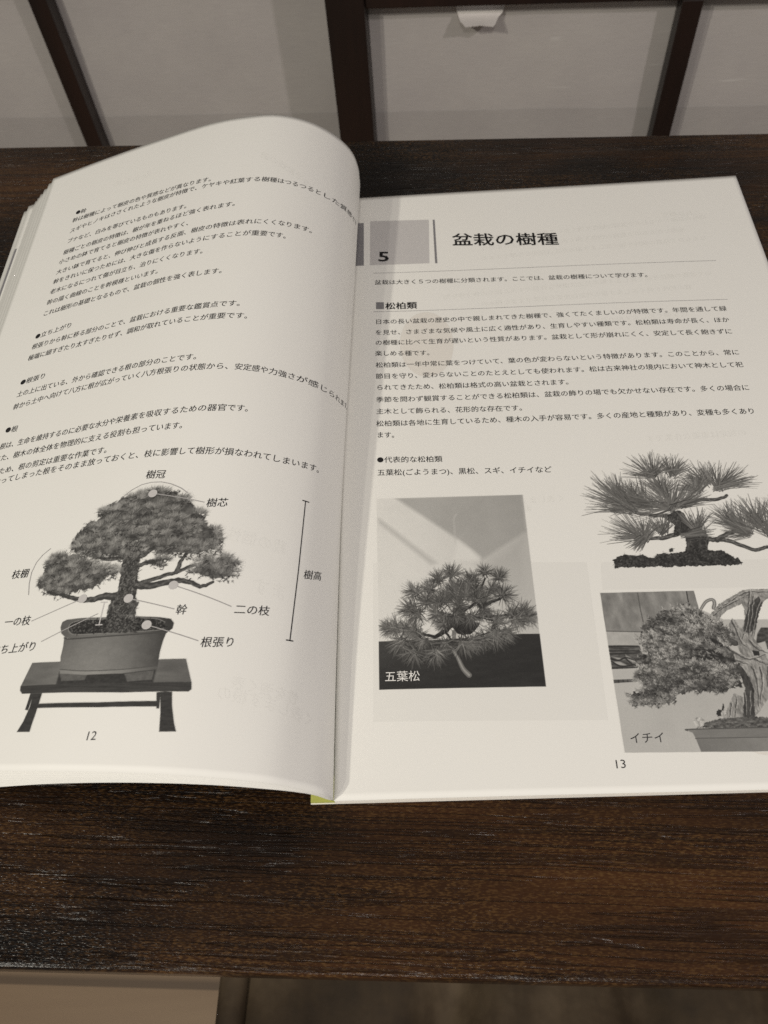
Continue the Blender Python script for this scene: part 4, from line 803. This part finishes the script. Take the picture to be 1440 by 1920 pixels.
# --- page 13, upper right: long needled pine cut out on white
P2 = DATA['P2']; allp = np.vstack([pts(P2['soil'][0]), pts(P2['trunk'][0])])
c = Canvas(allp[:, 0].min() - 22, allp[:, 1].min() - 3, 183, 146, q)
for i, b in enumerate(P2['branch']): c.smooth_line(b, 2.0, 1.2, .33, wob=.15); c.smooth_line(b, .8, .4, .52, .6, wob=.3)
c.poly(P2['trunk'][0], .30, jag=.5, jf=1.0, tex=lambda X, Y: .32 * (fbm(X * 1.4, Y * 1.0, 4, 2) - .5))
for p in scatter(P2['trunk'][0], 160): c.stroke([p, p + rng.normal(size=2) * np.array([.4, .7])], .4, .2, rng.choice([.2, .25, .45]), .7)
c.poly(P2['soil'][0], .27, jag=.7, jf=.9, tex=lambda X, Y: .30 * (fbm(X * 1.2, Y * 1.2, 4, 6) - .5) + .12 * (fbm(X * 3, Y * 3, 2) - .5))
for p in scatter(P2['soil'][0], 420): c.stroke([p, p + rng.normal(size=2) * .35], rng.uniform(.3, .7), .3, rng.choice([.2, .26, .38, .46]), .55)
c.poly(P2['leaf'][0], .3, jag=.4)
for x, y, r, a0, a1 in sorted(DATA['T2'], key=lambda t: -t[1]):
    p = np.array([x, y])
    for j in range(12): needle(c, p + rng.normal(size=2) * .7, rng.uniform(a0, a1), r * rng.uniform(.3, .7), .45, rng.uniform(.26, .36))
    for j in range(int(26 + (a1 - a0) * .42)):
        a = rng.uniform(a0, a1); needle(c, p + rng.normal(size=2) * .8, a, r * rng.uniform(.62, 1.05), rng.uniform(.30, .46), np.clip(.46 + rng.normal() * .07, .28, .68), rng.uniform(-9, 9))
emit(c, 'printed_photograph', False, page13, .04)['label'] = 'long needled pine cut out on white above the mossy soil'

# --- page 13, lower right: old yew with bleached trunk before a tiled wall
P3 = DATA['P3']; fr = pts(P3['frame'][0]); c = Canvas(fr[:, 0].min() - 1, fr[:, 1].min() - 1, 184, max(fr[:, 1].max(), max(pts(p)[:, 1].max() for p in P3['wood_light'])) + 1, q)
yr = np.interp
c.poly(P3['frame'][0], lambda X, Y: np.clip(.80 + .05 * (fbm(X * .1, Y * .1, 3) - .5), 0, 1))
top_ = pts(P3['frame'][0])[0]; lowy = pts(P3['dark_line'][10])[:, 1].min()
wy = pts(P3['wall_low'][0])[:, 1].max()
wallp = [P3['frame'][0][0], P3['frame'][0][1], P3['frame'][0][2], P3['frame'][0][3], P3['frame'][0][4], P3['frame'][0][5], *P3['wall_low'][0][2:4], *P3['wall_low'][0][0:2]]
c.poly(wallp, lambda X, Y: .60 + .30 * (fbm(X * .35, Y * .18, 4, 4) - .5))
c.poly(P3['wall_low'][0], lambda X, Y: .76 + .10 * (fbm(X * .4, Y * .4, 3) - .5))
c.poly(P3['tile_dark'][0], .40, soft=.2, tex=lambda X, Y: .30 * (fbm(X * .5, Y * 1.6, 3, 12) - .5)); 
for p in P3['tile_light']: c.poly(p, .72, soft=.4, tex=lambda X, Y: .1 * (fbm(X, Y, 2) - .5))
c.poly(P3['strip_light'][0], .80, soft=.3)
for i, l in enumerate(P3['dark_line']): c.smooth_line(l, .4 if i < 3 else .6, .4, .42 if i < 2 else .24, .8)
c.poly(P3['fence'][0], .34, tex=lambda X, Y: .4 * (fbm(X * .6, Y * 1.2, 3) - .5), soft=.2)
c.poly(P3['soil'][0], .42, jag=.5, tex=lambda X, Y: .5 * (fbm(X * 1.0, Y * 1.8, 4) - .5))
wood = lambda X, Y: .64 + .34 * (fbm(X * .9 + Y * .5, Y * .45 - X * .3, 4, 2) - .5) + .20 * (fbm(X * 3, Y * .8, 2, 7) - .5)
for p in P3['wood_light']: c.poly(p, wood, jag=.25)
c.smooth_line(P3['loop'][0], 1.0, 1.4, .50); c.smooth_line(P3['loop'][0], .4, .5, .70)
for p in P3['wood_dark']: c.poly(p, lambda X, Y: .33 + .28 * (fbm(X * 1.4, Y * .6, 4, 3) - .5), jag=.3)
for l in P3['grain']: c.smooth_line(l, .5, .25, .30, .7, wob=.12); c.smooth_line(np.asarray(l) + .55, .35, .2, .85, .5, wob=.12)
for p in P3['stone']: c.poly(p, .78, jag=.4, tex=lambda X, Y: .5 * (fbm(X * 1.5, Y * 1.5, 3) - .5))
for p in P3['dark_bit']: c.poly(p, .24, jag=.3)
fo = P3['foliage'][0]; Pf = pts(fo); lo, hi = Pf.min(0), Pf.max(0)
area = abs(np.sum(Pf[:, 0] * np.roll(Pf[:, 1], -1) - Pf[:, 1] * np.roll(Pf[:, 0], -1))) / 2
c.poly(fo, lambda X, Y: .30 + .34 * (fbm(X * .35, Y * .55, 4, 9) - .5), jag=2.2, jf=.55, alpha=.9)
for p in P3['hole']: c.poly(p, .20, soft=1.2, alpha=.85, jag=.9)
for p in sorted(scatter(fo, int(area * 1.5)), key=lambda p: -p[1]):
    if any(inside(h, *p) for h in P3['hole']) and rng.random() < .75: continue
    fx = (p[0] - lo[0]) / (hi[0] - lo[0]); fy = (p[1] - lo[1]) / (hi[1] - lo[1])
    lay = float(fbm(p[0] * .22, p[1] * .55, 3, 21)); t = .22 + .80 * (lay - .22) + rng.normal() * .05
    main = 188 - 120 * max(0, fx - .35) * fy - 25 * (fy - .5) + rng.normal() * 30
    a = math.radians(main); tip = np.array([math.cos(a), math.sin(a)])
    L = rng.uniform(1.0, 2.1)
    c.stroke([p, p + tip * L], .22, .14, .26)
    for j in range(7):
        q_ = p + tip * L * (j / 6); sd = 1 if j % 2 else -1
        needle(c, q_, main + sd * rng.uniform(28, 62), rng.uniform(.45, .95), rng.uniform(.16, .28), np.clip(t + .16 * j / 6 + rng.normal() * .10, .18, .86))
c.poly(P3['pot_rim'][0], lambda X, Y: .56 + .04 * (fbm(X * .3, Y, 2) - .5)); c.smooth_line(P3['pot_rim'][0][:8], .4, .4, .38); c.smooth_line(P3['pot_rim'][0][10:14], .4, .4, .36)
c.poly(P3['pot_body'][0], lambda X, Y: .52 + .10 * np.clip((X - 110) / 40, 0, 1) + .05 * (fbm(X * .3, Y * .3, 3) - .5))
m, _ = c.mask([*P3['frame'][0][0:2], *P3['frame'][0][2:4], *P3['frame'][0][4:]])
full = np.zeros_like(c.a); full[m] = _
for p in P3['wood_light'][1:2] + [fo]:
    m, k = c.mask(p, jag=.3); full[m] = np.maximum(full[m], k)
edge_l = pts(P3['frame'][0]); 
c.a = np.minimum(c.a, full) if False else np.where(full > 0, np.minimum(1, np.maximum(full, 0)) * np.minimum(1, c.a + 0), c.a * ((c.Y > lo[1]) & (c.X > lo[0])))
emit(c, 'printed_photograph', False, page13, .04)['label'] = 'old yew with bleached trunk and dense foliage before a tiled wall'
